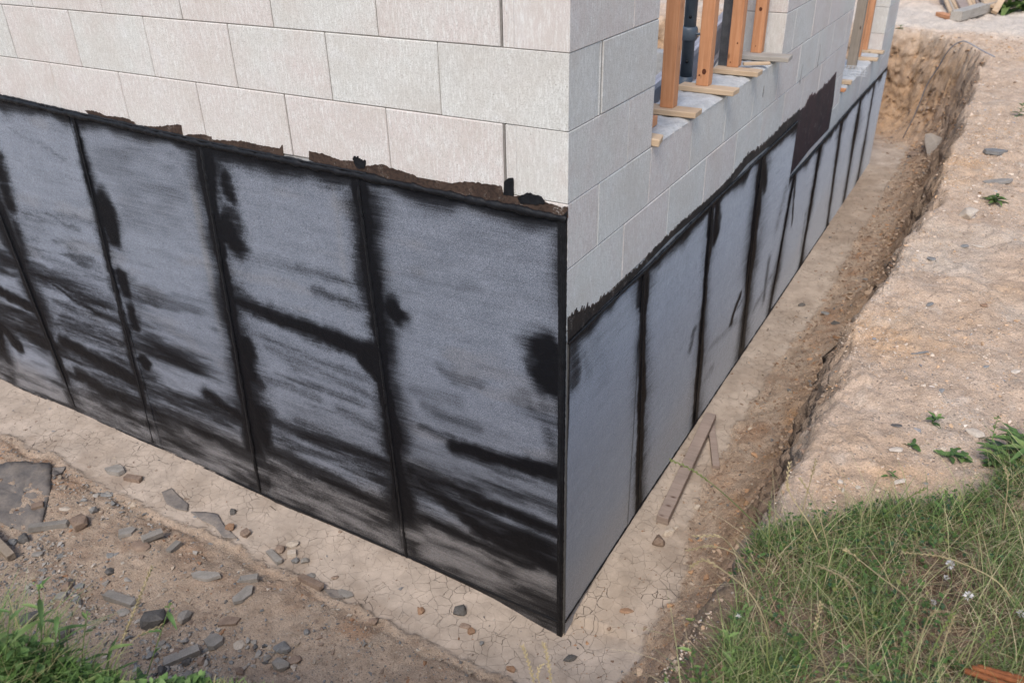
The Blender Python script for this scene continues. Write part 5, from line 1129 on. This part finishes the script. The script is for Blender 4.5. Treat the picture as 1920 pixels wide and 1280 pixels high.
# sprigs on the bank
for u, v, h, n, kd, lb, li in [(1748, 792, .03, 7, (4,), 'tiny sprig alone in the middle of the bank', False), (1776, 856, .03, 8, (4,), 'low sprig left of the tall weed on the bank', False), (1800, 862, .025, 8, (4,), 'spreading sprig just left of the tall weed', False),
                        (1712, 838, .015, 4, (4,), 'smallest sprig beside the cream flat stone', False), (1664, 892, .02, 5, (3,), 'bluish sprig above the grass edge', False), (1866, 380, .035, 16, (3,), 'grassy tuft near the beige cube on the bank', False),
                        (1908, 218, .10, 10, (3, 4), 'green sprig at the right edge of the far bank', False), (1680, 90, .05, 5, (3,), 'dark tuft beside the house on the far rim', False), (1858, 872, .07, 16, (2, 4), 'leafy weed at the foot of the tall weed', False),
                        (1890, 858, .09, 20, (2, 1), 'largest leafy weed at the right edge of the bank', False), (1912, 878, .09, 18, (2, 0), 'leafy weed cut by the right edge', False), (1915, 835, .07, 12, (2, 4), 'leafy weed behind the largest one at the right edge', False), (1296, 1165, .03, 4, (4,), 'tiny bright sprig on the trench slope', True)]:
    p = G(u, v, -1.2 if u > 1300 else -1.5); d = np.linalg.norm(np.array(p) - CAM); sc = {True: 1.6, False: .9}[d > 3]
    if d > 5: sc = 2.2
    weed(p, (p[0] + .012, p[1], p[2] + h), n, lb, kd, 'plant', 'sprig', light=li, sc=sc, r=.0009, t0=0, up=.4)
p = GB(1857, 860); weed(p, tuple(standp(p, 1871, 782)), 12, 'tall thin weed with a dark seed top on the bank', (3, 4), top='leaf', sc=.8, name='tall_weed', up=.9)
b_ = G(1296, 1275, -1.5)
for (u, v, u2, v2, n, lb) in [(1318, 1285, 1296, 1210, 10, 'leafy weed climbing the trench slope at the bottom'), (1368, 1290, 1362, 1180, 14, 'bushy bright weed at the bottom left of the grass'), (1400, 1180, 1402, 1130, 8, 'green weed by the white feather at the grass edge'), (1570, 1240, 1575, 1190, 8, 'herb with narrow leaves low in the middle grass'), (1690, 1240, 1688, 1165, 12, 'herb with pale bud in the lower grass'),
                          (1760, 985, 1765, 945, 9, 'broad leaved herb at the upper grass edge'), (1790, 970, 1782, 930, 9, 'bluish leaved herb right of the broad leaved one')]:
    p = GB(u, v); weed(p, tuple(standp(p, u2, v2)), n, lb, (2, 4, 3), sc=.75, light='bright' in lb)
# far green clump
p = G(1890, 26, -1.35)
for k, (dx_, dy_, s_, lb) in enumerate([(-.05, 0, 5.5, 'left half of the green clump right of the leaning boards'), (.22, .1, 6, 'right half of the green clump at the top right'), (.5, .0, 5, 'green clump cut by the top right corner')]):
    weed((p[0] + dx_, p[1] + dy_, p[2] - .05), (p[0] + dx_ + .03, p[1] + dy_, p[2] + .22), 34, lb, (1, 2, 4), 'plant', 'green_clump', sc=s_, r=.001, t0=0, up=.9)
# clover flowers and a feather
def clover(u, v, ub, vb, label, s=1.0):
    g = Vector(GB(ub, vb)); t_ = Vector(standp(g, u, v)) - g; e = empty('clover_flower', g); setp(e, label, 'flower', 'white clover flowers'); rg = random.Random(u)
    link('stem', tube_me('stem', crv([Vector((0, 0, 0)), t_ * .5 + Vector((.004, 0, .004)), t_], 5), .0009, 5), M['leaf'], e); V_ = []; F_ = []
    for k in range(34):
        d = Vector((rg.gauss(0, 1), rg.gauss(0, 1), rg.gauss(.25, 1))).normalized(); a = d.orthogonal().normalized(); L = .0105 * s * rg.uniform(.8, 1.1); p0 = t_ + d * .003 * s; o_ = len(V_)
        V_ += [p0, p0 + d * L * .7 + a * .0016 * s, p0 + d * L, p0 + d * L * .7 - a * .0016 * s]; F_ += [(o_, o_ + 1, o_ + 2, o_ + 3)]
    link('flower_head', mesh('flower_head', V_, F_), M['petal'], e)
clover(1781, 1058, 1780, 1110, 'highest white clover flower, over the brown dead patch')
clover(1816, 1117, 1835, 1160, 'white clover flower right of the middle, largest and roundest')
clover(1750, 1128, 1752, 1160, 'small round lilac white clover flower, lowest of the three', .6)
clover(1914, 1150, 1905, 1190, 'white clover flower cut by the right edge', .8)
clover(1775, 1082, 1785, 1112, 'faded small clover flower just under the highest one', .6)
def feather():
    p = GB(1382, 1170); V_ = []; F_ = []; rg = random.Random(4)
    for k in range(26): a = rg.uniform(0, 6.28); L = rg.uniform(.006, .014); o_ = len(V_); c = Vector((0, 0, .03)); d = Vector((math.cos(a), math.sin(a), rg.uniform(-.2, .8))).normalized(); s_ = d.orthogonal() * .0008; V_ += [c - s_, c + s_, c + d * L]; F_.append((o_, o_ + 1, o_ + 2))
    o = link('seed_fluff', mesh('seed_fluff', V_, F_), M['petal']); o.location = p; setp(o, 'white tuft of seed fluff at the left edge of the grass', 'seed fluff')
feather()
